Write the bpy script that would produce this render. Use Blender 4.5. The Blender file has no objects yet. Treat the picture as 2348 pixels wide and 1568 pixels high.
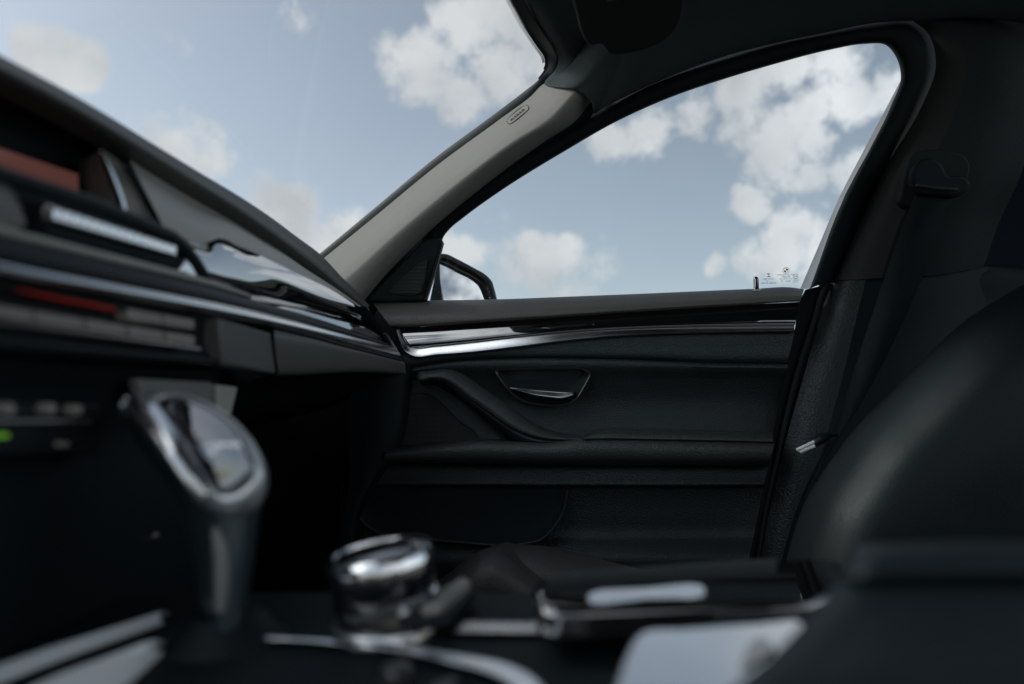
import bpy, bmesh, math, random
from mathutils import Vector, Matrix
random.seed(7)
sc = bpy.context.scene
COL = sc.collection

# ------------------------------------------------------------------ camera
F, CX, CY = 1564.7, 1173.5, 784.0            # photo measured in a 2347 x 1568 frame
TH = math.atan(156 / F)
PSI = math.atan(115.5 / F * math.cos(TH))
EYE = Vector((0, 0, 1.0))                    # x: towards the rear, y: towards the passenger door, z: up
FWD = Vector((-math.sin(PSI) * math.cos(TH), math.cos(PSI) * math.cos(TH), math.sin(TH)))
RGT = Vector((math.cos(PSI), math.sin(PSI), 0))
UPV = RGT.cross(FWD)
cam_d = bpy.data.cameras.new("camera")
cam = bpy.data.objects.new("camera", cam_d)
COL.objects.link(cam)
cam.location = EYE
cam.rotation_euler = (math.pi / 2 + TH, 0, PSI)
cam_d.sensor_width = 36
cam_d.lens = 24
cam_d.clip_start = 0.01
cam_d.clip_end = 2000
cam_d.dof.use_dof = True
cam_d.dof.focus_distance = 1.36
cam_d.dof.aperture_fstop = 2.5
sc.camera = cam


def ray(px, py):
    return FWD * F + RGT * (px - CX) - UPV * (py - CY)


def PY(px, py, y):
    d = ray(px, py)
    return EYE + d * (y / d.y)


def PX(px, py, x):
    d = ray(px, py)
    return EYE + d * (x / d.x)


def PZ(px, py, z):
    d = ray(px, py)
    return EYE + d * (z / d.z)


# ------------------------------------------------------------------ materials
def nodes(m):
    m.use_nodes = True
    return m.node_tree.nodes, m.node_tree.links


def mat(name, col, rough=0.5, metal=0.0, spec=0.5, bump=None, coat=0.0, vary=0.0, emit=None, sheen=0.0, rvary=0.0, aniso=0.0):
    m = bpy.data.materials.new(name)
    N, L = nodes(m)
    b = N["Principled BSDF"]
    b.inputs["Base Color"].default_value = (*col, 1)
    b.inputs["Roughness"].default_value = rough
    b.inputs["Metallic"].default_value = metal
    b.inputs["Specular IOR Level"].default_value = spec
    b.inputs["Coat Weight"].default_value = coat
    b.inputs["Coat Roughness"].default_value = 0.03
    b.inputs["Sheen Weight"].default_value = sheen
    tc = N.new("ShaderNodeTexCoord")
    if vary or rvary:
        n = N.new("ShaderNodeTexNoise")
        n.inputs["Scale"].default_value = 9
        n.inputs["Detail"].default_value = 6
        L.new(tc.outputs["Object"], n.inputs["Vector"])
        if vary:
            mx = N.new("ShaderNodeMix")
            mx.data_type = "RGBA"
            mx.inputs[6].default_value = (*[c * (1 - vary) for c in col], 1)
            mx.inputs[7].default_value = (*[min(1, c * (1 + vary)) for c in col], 1)
            L.new(n.outputs["Fac"], mx.inputs[0])
            L.new(mx.outputs[2], b.inputs["Base Color"])
        if rvary:
            mr = N.new("ShaderNodeMapRange")
            mr.inputs[1].default_value = 0.3
            mr.inputs[2].default_value = 0.7
            mr.inputs[3].default_value = max(0, rough - rvary)
            mr.inputs[4].default_value = rough + rvary
            L.new(n.outputs["Fac"], mr.inputs[0])
            L.new(mr.outputs[0], b.inputs["Roughness"])
    if bump:
        kind, scale, strength, dist = bump
        bp = N.new("ShaderNodeBump")
        bp.inputs["Strength"].default_value = strength
        bp.inputs["Distance"].default_value = dist
        if kind == "leather":
            wn = N.new("ShaderNodeTexNoise")
            wn.inputs["Scale"].default_value = scale * 0.4
            L.new(tc.outputs["Object"], wn.inputs["Vector"])
            ad = N.new("ShaderNodeVectorMath")
            ad.operation = "MULTIPLY_ADD"
            ad.inputs[1].default_value = (0.004,) * 3
            L.new(wn.outputs["Color"], ad.inputs[0])
            L.new(tc.outputs["Object"], ad.inputs[2])
            v = N.new("ShaderNodeTexVoronoi")
            v.feature = "SMOOTH_F1"
            v.inputs["Scale"].default_value = scale
            L.new(ad.outputs[0], v.inputs["Vector"])
            inv = N.new("ShaderNodeMath")
            inv.operation = "SUBTRACT"
            inv.inputs[0].default_value = 1
            L.new(v.outputs["Distance"], inv.inputs[1])
            L.new(inv.outputs[0], bp.inputs["Height"])
        elif kind == "weave":
            w1 = N.new("ShaderNodeTexVoronoi")
            w1.inputs["Scale"].default_value = scale
            w1.inputs["Randomness"].default_value = 0.15
            L.new(tc.outputs["Object"], w1.inputs["Vector"])
            L.new(w1.outputs["Distance"], bp.inputs["Height"])
        elif kind == "noise":
            w1 = N.new("ShaderNodeTexNoise")
            w1.inputs["Scale"].default_value = scale
            w1.inputs["Detail"].default_value = 3
            L.new(tc.outputs["Object"], w1.inputs["Vector"])
            L.new(w1.outputs["Fac"], bp.inputs["Height"])
        L.new(bp.outputs["Normal"], b.inputs["Normal"])
    if emit:
        b.inputs["Emission Color"].default_value = (*emit[0], 1)
        b.inputs["Emission Strength"].default_value = emit[1]
    return m


def glass_mat(name, tint, gloss):
    m = bpy.data.materials.new(name)
    N, L = nodes(m)
    N.remove(N["Principled BSDF"])
    out = N["Material Output"]
    t = N.new("ShaderNodeBsdfTransparent")
    t.inputs[0].default_value = (*tint, 1)
    tcg = N.new("ShaderNodeTexCoord")
    nz_ = N.new("ShaderNodeTexNoise")
    nz_.inputs["Scale"].default_value = 5
    nz_.inputs["Detail"].default_value = 5
    L.new(tcg.outputs["Object"], nz_.inputs["Vector"])
    mg = N.new("ShaderNodeMix")
    mg.data_type = "RGBA"
    mg.inputs[6].default_value = (*[c * .95 for c in tint], 1)
    mg.inputs[7].default_value = (*[min(1, c * 1.02) for c in tint], 1)
    L.new(nz_.outputs["Fac"], mg.inputs[0])
    L.new(mg.outputs[2], t.inputs[0])
    g = N.new("ShaderNodeBsdfGlossy")
    g.inputs["Roughness"].default_value = 0.02
    fr = N.new("ShaderNodeFresnel")
    fr.inputs["IOR"].default_value = 1.45
    mu = N.new("ShaderNodeMath")
    mu.operation = "MULTIPLY"
    mu.inputs[1].default_value = gloss
    L.new(fr.outputs[0], mu.inputs[0])
    mx = N.new("ShaderNodeMixShader")
    L.new(mu.outputs[0], mx.inputs[0])
    L.new(t.outputs[0], mx.inputs[1])
    L.new(g.outputs[0], mx.inputs[2])
    L.new(mx.outputs[0], out.inputs["Surface"])
    return m


M = {}
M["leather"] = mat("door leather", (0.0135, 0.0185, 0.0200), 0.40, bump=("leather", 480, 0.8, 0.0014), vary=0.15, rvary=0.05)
M["leather_soft"] = mat("seat leather", (0.0045, 0.0075, 0.0095), 0.52, spec=0.26, bump=("leather", 640, 0.5, 0.0007), vary=0.15, rvary=0.05)
M["dash"] = mat("dash skin lit tone", (0.36, 0.362, 0.35), 0.50, bump=("leather", 600, 0.4, 0.0008), vary=0.1)  # one dash skin in three tones; this lightest one paints in light
M["plastic"] = mat("black plastic", (0.008, 0.011, 0.013), 0.50, spec=0.35, bump=("noise", 900, 0.2, 0.0004), vary=0.2)
M["soft_black"] = mat("soft touch black", (0.003, 0.0065, 0.0085), 0.65, spec=0.25, bump=("noise", 700, 0.3, 0.0006), vary=0.2)
M["rubber"] = mat("rubber seal", (0.007, 0.010, 0.012), 0.6, spec=0.3, bump=("noise", 500, 0.4, 0.0008))
M["gloss"] = mat("gloss black", (0.004, 0.004, 0.005), 0.04, spec=0.6, coat=1.0, rvary=0.012)
M["gloss"].node_tree.nodes["Principled BSDF"].inputs["IOR"].default_value = 2.4
M["gloss_inlay"] = mat("gloss black inlay", (0.004, 0.004, 0.005), 0.03, spec=0.6, coat=1.0, rvary=0.01)
M["gloss_inlay"].node_tree.nodes["Principled BSDF"].inputs["IOR"].default_value = 2.7
M["gloss_dash"] = mat("mirror gloss black", (0.50, 0.51, 0.53), 0.035, metal=1.0, rvary=0.01)
M["silver"] = mat("satin silver", (0.84, 0.85, 0.87), 0.21, metal=1.0, rvary=0.06, bump=("noise", 300, 0.03, 0.0003))
M["pale_satin"] = mat("pale satin trim", (0.86, 0.91, 0.94), 0.34, metal=0.2, spec=0.6)
M["ledge_lit_leather"] = mat("ledge leather lit tone", (0.078, 0.078, 0.073), 0.42, bump=("leather", 480, 0.8, 0.0014), vary=0.12, rvary=0.05)  # door leather again, lightened to paint daylight onto the ledge
M["arm_lit_leather"] = mat("armrest leather lit tone", (0.037, 0.041, 0.0405), 0.38, bump=("leather", 480, 0.8, 0.0014), vary=0.12, rvary=0.05)  # door leather again, lightened to paint light on handle and armrest
M["bezel"] = mat("bezel plastic", (0.022, 0.024, 0.025), 0.32, spec=0.6)
M["satin_grey"] = mat("satin grey metal", (0.52, 0.56, 0.585), 0.30, metal=0.7, spec=0.6)
M["cushion_lit_leather"] = mat("cushion leather lit tone", (0.036, 0.038, 0.037), 0.42, bump=("leather", 520, 0.7, 0.0011), vary=0.15, rvary=0.05)  # seat leather again, lightened to paint light onto the cushions
M["dial"] = mat("dial lacquer", (0.006, 0.008, 0.010), 0.16, spec=0.9)
M["silver_dark"] = mat("dark satin metal", (0.52, 0.50, 0.48), 0.30, metal=1.0, rvary=0.08)
M["chrome"] = mat("chrome", (0.85, 0.86, 0.88), 0.10, metal=1.0, rvary=0.03)
M["pillar"] = mat("pillar fabric", (0.205, 0.208, 0.198), 0.85, bump=("weave", 900, 0.35, 0.0006), vary=0.05, spec=0.2)
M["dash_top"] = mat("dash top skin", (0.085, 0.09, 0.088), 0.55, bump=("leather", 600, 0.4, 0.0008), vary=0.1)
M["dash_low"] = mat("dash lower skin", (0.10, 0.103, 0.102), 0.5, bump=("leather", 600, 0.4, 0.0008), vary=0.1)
M["lever"] = mat("lever soft paint", (0.022, 0.033, 0.039), 0.33, spec=0.6)
M["black_chrome"] = mat("black chrome", (0.27, 0.28, 0.30), 0.05, metal=1.0, rvary=.012)
M["badge_dark"] = mat("badge shade", (0.05, 0.049, 0.045), 0.8)
M["lining"] = mat("anthracite headliner", (0.050, 0.063, 0.067), 0.9, bump=("weave", 520, 0.7, 0.0012), vary=0.08, spec=0.15)
M["visor"] = mat("visor vinyl", (0.026, 0.029, 0.029), 0.75, bump=("weave", 700, 0.5, 0.0008), spec=0.2)
M["bpillar"] = mat("pillar plastic", (0.0085, 0.0125, 0.0145), 0.7, bump=("leather", 500, 0.4, 0.0008), spec=0.3)
M["bpillar_lit"] = mat("pillar trim lit tone", (0.030, 0.033, 0.034), 0.75, bump=("weave", 700, 0.4, 0.0008), spec=0.3)  # same pillar trim, lightened to paint in its lit band
M["bpillar_low"] = mat("grained pillar plastic", (0.013, 0.016, 0.017), 0.46, bump=("leather", 330, 0.7, 0.0014), spec=0.4)
M["webbing"] = mat("belt webbing", (0.006, 0.009, 0.011), 0.8, bump=("weave", 600, 0.6, 0.001), spec=0.2)
M["carpet"] = mat("carpet", (0.004, 0.006, 0.007), 0.95, bump=("noise", 400, 0.8, 0.003), spec=0.1)
M["grille"] = mat("speaker mesh", (0.012, 0.013, 0.013), 0.45, bump=("weave", 420, 1.0, 0.002))
M["screen"] = mat("display", (0.05, 0.03, 0.028), 0.25, emit=((0.15, 0.058, 0.048), 0.5))  # display is off; the brown glow paints in the reflected seats
M["red"] = mat("red tape", (0.30, 0.015, 0.012), 0.4, emit=((0.5, 0.02, 0.012), 0.06))
M["green"] = mat("green lamp", (0.1, 0.4, 0.03), 0.4, emit=((0.25, 0.6, 0.05), 0.22))
M["button"] = mat("button grey", (0.25, 0.245, 0.23), 0.5, vary=0.1)
M["grey"] = mat("grey plastic", (0.16, 0.165, 0.165), 0.55, vary=0.1)
M["label"] = mat("pale print", (0.45, 0.45, 0.43), 0.6)
M["ink"] = mat("dark etched print", (0.012, 0.016, 0.02), 0.6)
M["edge"] = mat("window channel", (0.55, 0.60, 0.66), 0.5, vary=0.1)
M["mirror"] = mat("mirror", (0.80, 0.82, 0.83), 0.015, metal=1.0)
M["paint"] = mat("mirror housing black", (0.012, 0.014, 0.016), 0.28, spec=0.5, bump=("noise", 160, 0.35, 0.0015), rvary=0.1)
M["glass"] = glass_mat("side glass", (0.95, 0.97, 0.97), 0.7)
M["wglass"] = glass_mat("windscreen glass", (0.97, 0.98, 0.98), 0.04)
M["tint"] = glass_mat("dark privacy glass", (0.006, 0.007, 0.009), 0.15)
M["frit"] = mat("ceramic dots", (0.02, 0.022, 0.024), 0.6)


for k_ in ("leather", "leather_soft", "arm_lit_leather", "plastic", "soft_black", "rubber", "bpillar", "bpillar_low", "bpillar_lit", "webbing", "carpet", "grille", "lever", "lining", "visor"):
    M[k_].node_tree.nodes["Principled BSDF"].inputs["Specular Tint"].default_value = (.84, .97, 1.0, 1)


# ------------------------------------------------------------------ mesh helpers
def crv(p, n):
    """n+1 points along a Catmull-Rom curve through p, even in control index."""
    k = len(p)
    if k == 1:
        return [p[0]] * (n + 1)
    out = []
    for i in range(n + 1):
        u = i / n * (k - 1)
        a = min(int(u), k - 2)
        t = u - a
        p1, p2 = p[a], p[a + 1]
        p0 = p[a - 1] if a > 0 else p1 * 2 - p2
        p3 = p[a + 2] if a + 2 < k else p2 * 2 - p1
        l1, l0, l2 = (p2 - p1).length, (p1 - p0).length, (p3 - p2).length
        m1 = ((p2 - p1) / max(l1, 1e-6) * l0 + (p1 - p0) / max(l0, 1e-6) * l1) / max(l0 + l1, 1e-6) * l1
        m2 = ((p3 - p2) / max(l2, 1e-6) * l1 + (p2 - p1) / max(l1, 1e-6) * l2) / max(l1 + l2, 1e-6) * l1
        t2, t3 = t * t, t * t * t
        out.append(p1 * (2 * t3 - 3 * t2 + 1) + m1 * (t3 - 2 * t2 + t) + p2 * (-2 * t3 + 3 * t2) + m2 * (t3 - t2))
    return out


def closed_crv(p, n):
    k = len(p)
    ext = [p[-2], p[-1]] + list(p) + [p[0], p[1]]
    c = crv(ext, (len(ext) - 1) * n)
    return c[2 * n:(k + 2) * n]


def loft(rows, n=48, m=6, lin=False, bm=None, wrap=False):
    bm = bm or bmesh.new()
    R = [crv(r, n) for r in rows]
    grid = []
    if lin:
        grid = R
    else:
        cols = [crv([r[j] for r in R], (len(R) - 1) * m) for j in range(n + 1)]
        grid = [[cols[j][i] for j in range(n + 1)] for i in range((len(R) - 1) * m + 1)]
    V = [[bm.verts.new(p) for p in r] for r in grid]
    for i in range(len(V) - 1):
        for j in range(n):
            bm.faces.new((V[i][j], V[i][j + 1], V[i + 1][j + 1], V[i + 1][j]))
    if wrap:
        for j in range(n):
            bm.faces.new((V[-1][j], V[-1][j + 1], V[0][j + 1], V[0][j]))
    return bm


def plate(out, off, bm=None):
    """Closed solid: outline + copy shifted by off."""
    bm = bm or bmesh.new()
    a = [bm.verts.new(p) for p in out]
    b = [bm.verts.new(p + off) for p in out]
    bm.faces.new(a)
    bm.faces.new(list(reversed(b)))
    k = len(out)
    for i in range(k):
        bm.faces.new((a[i], b[i], b[(i + 1) % k], a[(i + 1) % k]))
    return bm


def tube(path, r, n=40, seg=10, bm=None, flat=None):
    """Round bar along path; r number or list; flat=(axis, factor) squashes the section."""
    bm = bm or bmesh.new()
    c = crv(path, n)
    rr = r if isinstance(r, (list, tuple)) else [r, r]
    rad = [p.x for p in crv([Vector((x, 0, 0)) for x in rr], n)]
    rings = []
    up = None
    for i, p in enumerate(c):
        t = (c[min(i + 1, n)] - c[max(i - 1, 0)]).normalized()
        if up is None:
            up = Vector((0, 0, 1)) if abs(t.z) < 0.9 else Vector((1, 0, 0))
        s = t.cross(up).normalized()
        up = s.cross(t).normalized()
        ring = []
        for k in range(seg):
            a = 2 * math.pi * k / seg
            d = (s * math.cos(a) + up * math.sin(a)) * rad[i]
            if flat:
                d -= flat[0] * d.dot(flat[0]) * (1 - flat[1])
            ring.append(bm.verts.new(p + d))
        rings.append(ring)
    for i in range(n):
        for k in range(seg):
            bm.faces.new((rings[i][k], rings[i][(k + 1) % seg], rings[i + 1][(k + 1) % seg], rings[i + 1][k]))
    bm.faces.new(list(reversed(rings[0])))
    bm.faces.new(rings[-1])
    return bm


def lathe(prof, c, rot=None, seg=40, bm=None):
    bm = bm or bmesh.new()
    rot = rot or Matrix.Identity(3)
    rings = []
    for r, z in prof:
        rings.append([bm.verts.new(c + rot @ Vector((r * math.cos(2 * math.pi * k / seg), r * math.sin(2 * math.pi * k / seg), z))) for k in range(seg)])
    for i in range(len(prof) - 1):
        for k in range(seg):
            bm.faces.new((rings[i][k], rings[i][(k + 1) % seg], rings[i + 1][(k + 1) % seg], rings[i + 1][k]))
    bm.faces.new(list(reversed(rings[0])))
    bm.faces.new(rings[-1])
    return bm


def strip(top, bot, back, crown, n=60, bm=None):
    """A crowned trim strip: visible face between two edges, sides returning along back."""
    mid = [(a + b) / 2 - back.normalized() * crown for a, b in zip(top, bot)]
    t0 = [a + back for a in top]
    b0 = [b + back for b in bot]
    e = 0.12
    t1 = [a.lerp(b, e) - back.normalized() * crown * 0.55 for a, b in zip(top, bot)]
    b1 = [b.lerp(a, e) - back.normalized() * crown * 0.55 for a, b in zip(top, bot)]
    bm = loft([t0, top, t1, mid, b1, bot, b0], n=n, m=3, bm=bm)
    return bm


def thing(name, loc, label, cat, group=None, kind=None):
    o = bpy.data.objects.new(name, None)
    o.empty_display_size = 0.02
    COL.objects.link(o)
    o.location = loc
    o["label"] = label
    o["category"] = cat
    if group:
        o["group"] = group
    if kind:
        o["kind"] = kind
    o["base"] = list(loc)
    return o


def part(name, bm, m, parent=None, smooth=True, bevel=0, seg=2, label=None, solid=0, sharp=35):
    base = Vector(parent["base"]) if parent is not None else Vector((0, 0, 0))
    bmesh.ops.recalc_face_normals(bm, faces=bm.faces[:])
    for v in bm.verts:
        v.co -= base
    me = bpy.data.meshes.new(name)
    bm.to_mesh(me)
    bm.free()
    me.materials.append(M[m] if isinstance(m, str) else m)
    o = bpy.data.objects.new(name, me)
    COL.objects.link(o)
    if smooth:
        for f in me.polygons:
            f.use_smooth = True
        if sharp:
            me.set_sharp_from_angle(angle=math.radians(sharp))
    if parent is not None:
        o.parent = parent
        o["base"] = list(base)
    if solid:
        md = o.modifiers.new("solid", "SOLIDIFY")
        md.thickness = solid
        md.offset = 0
    if bevel:
        md = o.modifiers.new("bevel", "BEVEL")
        md.width = bevel
        md.segments = seg
        md.limit_method = "ANGLE"
        md.angle_limit = math.radians(40)
        md.harden_normals = False
    if label:
        o["label"] = label
    return o


def dup(o, parent, delta):
    c = o.copy()
    COL.objects.link(c)
    c.parent = parent
    c.location = o.location + delta
    return c


def YY(lst, y):
    return [PY(a[0], a[1], a[2] if len(a) > 2 else y) for a in lst]


def XX(lst, x):
    return [PX(a[0], a[1], a[2] if len(a) > 2 else x) for a in lst]


def ZZ(lst, z):
    return [PZ(a[0], a[1], a[2] if len(a) > 2 else z) for a in lst]


def glyphs(txt, size, loc, rx, up, parent, m, name, extrude=0.0002, spacing=1.0):
    """Lettering as a mesh, x axis rx and y axis up in the world."""
    cu = bpy.data.curves.new(name, "FONT")
    cu.body = txt
    cu.size = size
    cu.align_x = "CENTER"
    cu.align_y = "CENTER"
    cu.extrude = extrude
    cu.space_character = spacing
    cu.resolution_u = 3
    tmp = bpy.data.objects.new("tmp", cu)
    COL.objects.link(tmp)
    dg = bpy.context.evaluated_depsgraph_get()
    me = bpy.data.meshes.new_from_object(tmp.evaluated_get(dg))
    bpy.data.objects.remove(tmp)
    bpy.data.curves.remove(cu)
    bm = bmesh.new()
    bm.from_mesh(me)
    bpy.data.meshes.remove(me)
    nz = rx.cross(up)
    for v in bm.verts:
        c = v.co.copy()
        v.co = loc + rx * c.x + up * c.y + nz * c.z
    return part(name, bm, m, parent, smooth=False)


BACK = Vector((0, 1, 0))
# ------------------------------------------------------------------ front passenger door
door = thing("car_door", PY(1400, 1290, 1.36), "black leather front passenger door with gloss black inlay and sky behind its window", "door", kind="thing")


def wy(py):                                    # the window frame leans inwards towards the roof
    return 1.385 - 0.165 * (690 - py) / 590


def W_(lst, d=0.0):
    return [PY(x, y, wy(y) + d) for x, y in lst]


ledge_top = [(852, 692), (974, 689), (1145, 686), (1300, 680), (1451, 674), (1590, 668), (1729, 662), (1815, 659), (1843, 663)]
ledge_bot = [(898, 752), (985, 748), (1080, 741), (1210, 732), (1335, 723), (1465, 714), (1590, 706), (1740, 697), (1834, 691)]


def mixp(a, b, t):
    return [(p[0] + (q[0] - p[0]) * t, p[1] + (q[1] - p[1]) * t) for p, q in zip(a, b)]


rows = [[p + Vector((0, 0.06, -0.01)) for p in YY(ledge_top, 1.384)], YY(ledge_top, 1.384), YY(mixp(ledge_top, ledge_bot, .10), 1.369),
        YY(mixp(ledge_top, ledge_bot, .35), 1.351), YY(mixp(ledge_top, ledge_bot, .7), 1.337), YY(mixp(ledge_top, ledge_bot, .93), 1.338), YY(ledge_bot, 1.354)]
part("belt_ledge", loft(rows, n=80, m=5), "ledge_lit_leather", door)

ins_top = [(913, 752), (985, 748), (1080, 741), (1210, 732), (1335, 723), (1465, 714), (1590, 706), (1740, 697), (1832, 692)]
ins_bot = [(945, 798), (1000, 793), (1080, 785), (1180, 773), (1266, 764), (1380, 756), (1498, 751), (1660, 747), (1822, 745)]
rows = [YY(ins_top, 1.352), YY(mixp(ins_top, ins_bot, .1), 1.350), YY(mixp(ins_top, ins_bot, .5), 1.3415), YY(mixp(ins_top, ins_bot, .92), 1.3375), YY(ins_bot, 1.342)]
part("gloss_inlay", loft(rows, n=80, m=5), "gloss_inlay", door)
s_top = [(917, 754), (924, 772), (934, 789), (950, 796), (1000, 793), (1080, 785), (1180, 773), (1266, 764), (1380, 755), (1498, 750), (1660, 747), (1821, 745)]
s_bot = [(909, 757), (917, 782), (928, 804), (946, 815), (1000, 812), (1080, 806), (1180, 794), (1266, 783), (1380, 771), (1498, 764), (1660, 760), (1820, 758)]
part("trim_strip", strip(YY(s_top, 1.341), YY(s_bot, 1.332), BACK * 0.015, 0.0012, n=110), "silver", door)

cols = [860, 900, 936, 985, 1034, 1120, 1219, 1310, 1405, 1520, 1637, 1720, 1800]
seam = [860, 850, 843, 834, 827, 822, 820, 820.5, 822, 826, 831, 832, 833]


def sil_bot(x):
    pts = [(800, 820), (946, 815), (1000, 812), (1080, 806), (1180, 794), (1266, 783), (1380, 771), (1498, 764), (1660, 760), (1850, 757)]
    for a, b in zip(pts, pts[1:]):
        if a[0] <= x <= b[0]:
            return a[1] + (b[1] - a[1]) * (x - a[0]) / (b[0] - a[0])
    return 757


def sq(xs, y):                                  # pull the right end in along the slanting rear edge
    def edge(yy):
        return 1822 - (yy - 755) * 0.193
    xmax = edge(y)
    return [(860 + (x - 860) * (xmax - 860) / (1800 - 860), y) for x in xs]


r_top = [(x, sil_bot(x) - 4) for x in cols[:-1]] + [(1821, 755)]
r_seam = list(zip(cols, seam))
r_seam[-1] = (1806, 833)
rows = [YY(r_top, 1.352), YY([(x, y + 5) for x, y in r_top], 1.346), YY(mixp(r_top, r_seam, .5), 1.344), YY([(x, y - 3) for x, y in r_seam], 1.347), YY(r_seam, 1.3500)]
part("upper_panel", loft(rows, n=90, m=4), "leather", door)
rows = [YY([(x, y + 1.2) for x, y in r_seam], 1.3500), YY([(x, y + 5) for x, y in r_seam], 1.347), YY(sq(cols, 870), 1.362), YY(sq(cols, 920), 1.378), YY(sq(cols, 970), 1.378), YY(sq(cols, 1020), 1.372)]
part("door_panel", loft(rows, n=90, m=5), "leather", door)
st = bmesh.new()
for off in (3.0,):
    line = crv(YY([(x, y + off) for x, y in r_seam], 1.3468), 420)
    for i in range(20, 419, 2):
        d = line[i + 1] - line[i]
        tube([line[i] + d * 0.1 - BACK * 0.0005, line[i] + d * 0.85 - BACK * 0.0005], 0.0005, n=1, seg=4, bm=st)
part("stitching", st, "soft_black", door)

# armrest, its raised rear pad, and the bands below
arm_t = [(885, 1033), (927, 1029), (1020, 1020), (1099, 1014), (1180, 1016), (1260, 1017), (1335, 1008), (1380, 1006), (1500, 1008), (1650, 1011), (1776, 1014)]
arm_b = [(878, 1058), (927, 1058), (1020, 1060), (1099, 1061), (1180, 1062), (1260, 1063), (1335, 1063), (1380, 1063), (1500, 1064), (1650, 1065), (1762, 1065)]
rows = [[p + Vector((0, .08, .004)) for p in YY(arm_t, 1.295)], [p + Vector((0, .02, .003)) for p in YY(arm_t, 1.295)], YY(arm_t, 1.292), YY(mixp(arm_t, arm_b, .3), 1.281), YY(mixp(arm_t, arm_b, .75), 1.284), YY(arm_b, 1.300), [p + Vector((0, .05, -.001)) for p in YY(arm_b, 1.300)]]
part("armrest", loft(rows, n=90, m=4), "arm_lit_leather", door)
pad_t = [(1335, 1003), (1350, 996), (1382, 989), (1450, 989), (1560, 991), (1670, 994), (1772, 997)]
pad_b = [(1335, 1006), (1350, 1006), (1382, 1006), (1450, 1007), (1560, 1009), (1670, 1011), (1772, 1014)]
rows = [[p + Vector((0, .09, 0)) for p in YY(pad_t, 1.30)], YY(pad_t, 1.302), YY(mixp(pad_t, pad_b, .5), 1.288), YY(mixp(pad_t, pad_b, .92), 1.285), YY(pad_b, 1.290)]
part("armrest_pad", loft(rows, n=60, m=4), "arm_lit_leather", door)
b1 = [(868, 1064), (895, 1064), (1219, 1064), (1500, 1065), (1762, 1066)]
b2 = [(858, 1114), (895, 1114), (1219, 1115), (1500, 1116), (1750, 1116)]
rows = [YY(b1, 1.335), YY(mixp(b1, b2, .1), 1.330), YY(mixp(b1, b2, .55), 1.322), YY(mixp(b1, b2, .95), 1.317), YY(b2, 1.321), [p + Vector((0, .03, -.002)) for p in YY(b2, 1.325)]]
part("middle_band", loft(rows, n=60, m=4), "leather", door)
l1 = [(780, 1112), (895, 1112), (1219, 1112), (1500, 1112), (1752, 1112)]
l2 = [(780, 1340), (895, 1340), (1219, 1340), (1500, 1340), (1705, 1340)]
rows = [YY(l1, 1.345), YY(mixp(l1, l2, .3), 1.352), YY(mixp(l1, l2, .52), 1.350), YY(mixp(l1, l2, .62), 1.335), YY(mixp(l1, l2, .72), 1.322), YY(l2, 1.335)]
part("lower_panel", loft(rows, n=60, m=5), "leather", door)
pk = [(815, 1125), (819, 1174), (835, 1200), (867, 1220), (949, 1233), (1051, 1243), (1205, 1246), (1238, 1238), (1262, 1218), (1288, 1178), (1300, 1125)]
rows = [YY([(x, 1120) for x, y in pk], 1.332), YY([(x, 1120 + (y - 1120) * .6) for x, y in pk], 1.330), YY(pk, 1.322)]
part("pocket_shade", loft(rows, n=70, m=4), "soft_black", door)  # dark sheet over the panel, painting the shade inside the pocket
part("pocket_lip", tube(YY(pk, 1.318), 0.0026, n=80, seg=8), "leather", door)

# inside latch: bezel, bowl, lever
bz = [(1132, 851), (1160, 847), (1219, 845), (1290, 846), (1347, 849), (1356, 856), (1350, 872), (1340, 890), (1326, 912), (1310, 925), (1285, 932), (1242, 931), (1205, 925), (1180, 912), (1156, 887), (1142, 868)]
bo = closed_crv([PY(x, y, 1.3490 + max(0, y - 846) * .00004) for x, y in bz], 4)
ctr = sum(bo, Vector()) / len(bo)
bm = loft([bo + [bo[0]], [ctr + (p - ctr) * 0.97 - BACK * 0.006 for p in bo + [bo[0]]], [ctr + (p - ctr) * 0.92 - BACK * 0.003 for p in bo + [bo[0]]], [ctr + (p - ctr) * 0.90 + BACK * 0.008 for p in bo + [bo[0]]]], n=len(bo), m=3)
lb = part("latch_bezel", bm, "bezel", door)
bi = [ctr + (p - ctr) * 0.915 for p in bo]
bm = loft([[p + BACK * .002 for p in bi + [bi[0]]], [ctr + (p - ctr) * .8 + BACK * .009 for p in bi + [bi[0]]], [ctr + (p - ctr) * .02 + BACK * .0105 for p in bi + [bi[0]]]], n=len(bi), m=4)
part("latch_bowl", bm, "soft_black", lb)
ht = [(1168, 889), (1190, 890), (1220, 892.5), (1255, 895), (1290, 897), (1317, 897.5)]
hb = [(1170, 891.5), (1192, 898), (1220, 906), (1255, 912), (1290, 914), (1313, 907)]
rows = [[p + BACK * .012 for p in YY(ht, 1.349)], YY(ht, 1.3475), YY(mixp(ht, hb, .12), 1.3445), YY(mixp(ht, hb, .35), 1.3420), YY(mixp(ht, hb, .8), 1.3385), YY(hb, 1.343)]
part("latch_lever", loft(rows, n=40, m=4), "silver", lb)

part("lever_highlight", tube(YY([(1168, 889.5), (1190, 891), (1220, 893.5), (1255, 896), (1290, 898), (1314, 899)], 1.3445), [.0008, .0012, .0014, .0016, .0022, .0030], n=40, seg=10), "chrome", lb)  # chrome bead added to give the lever its bright highlight line
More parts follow.
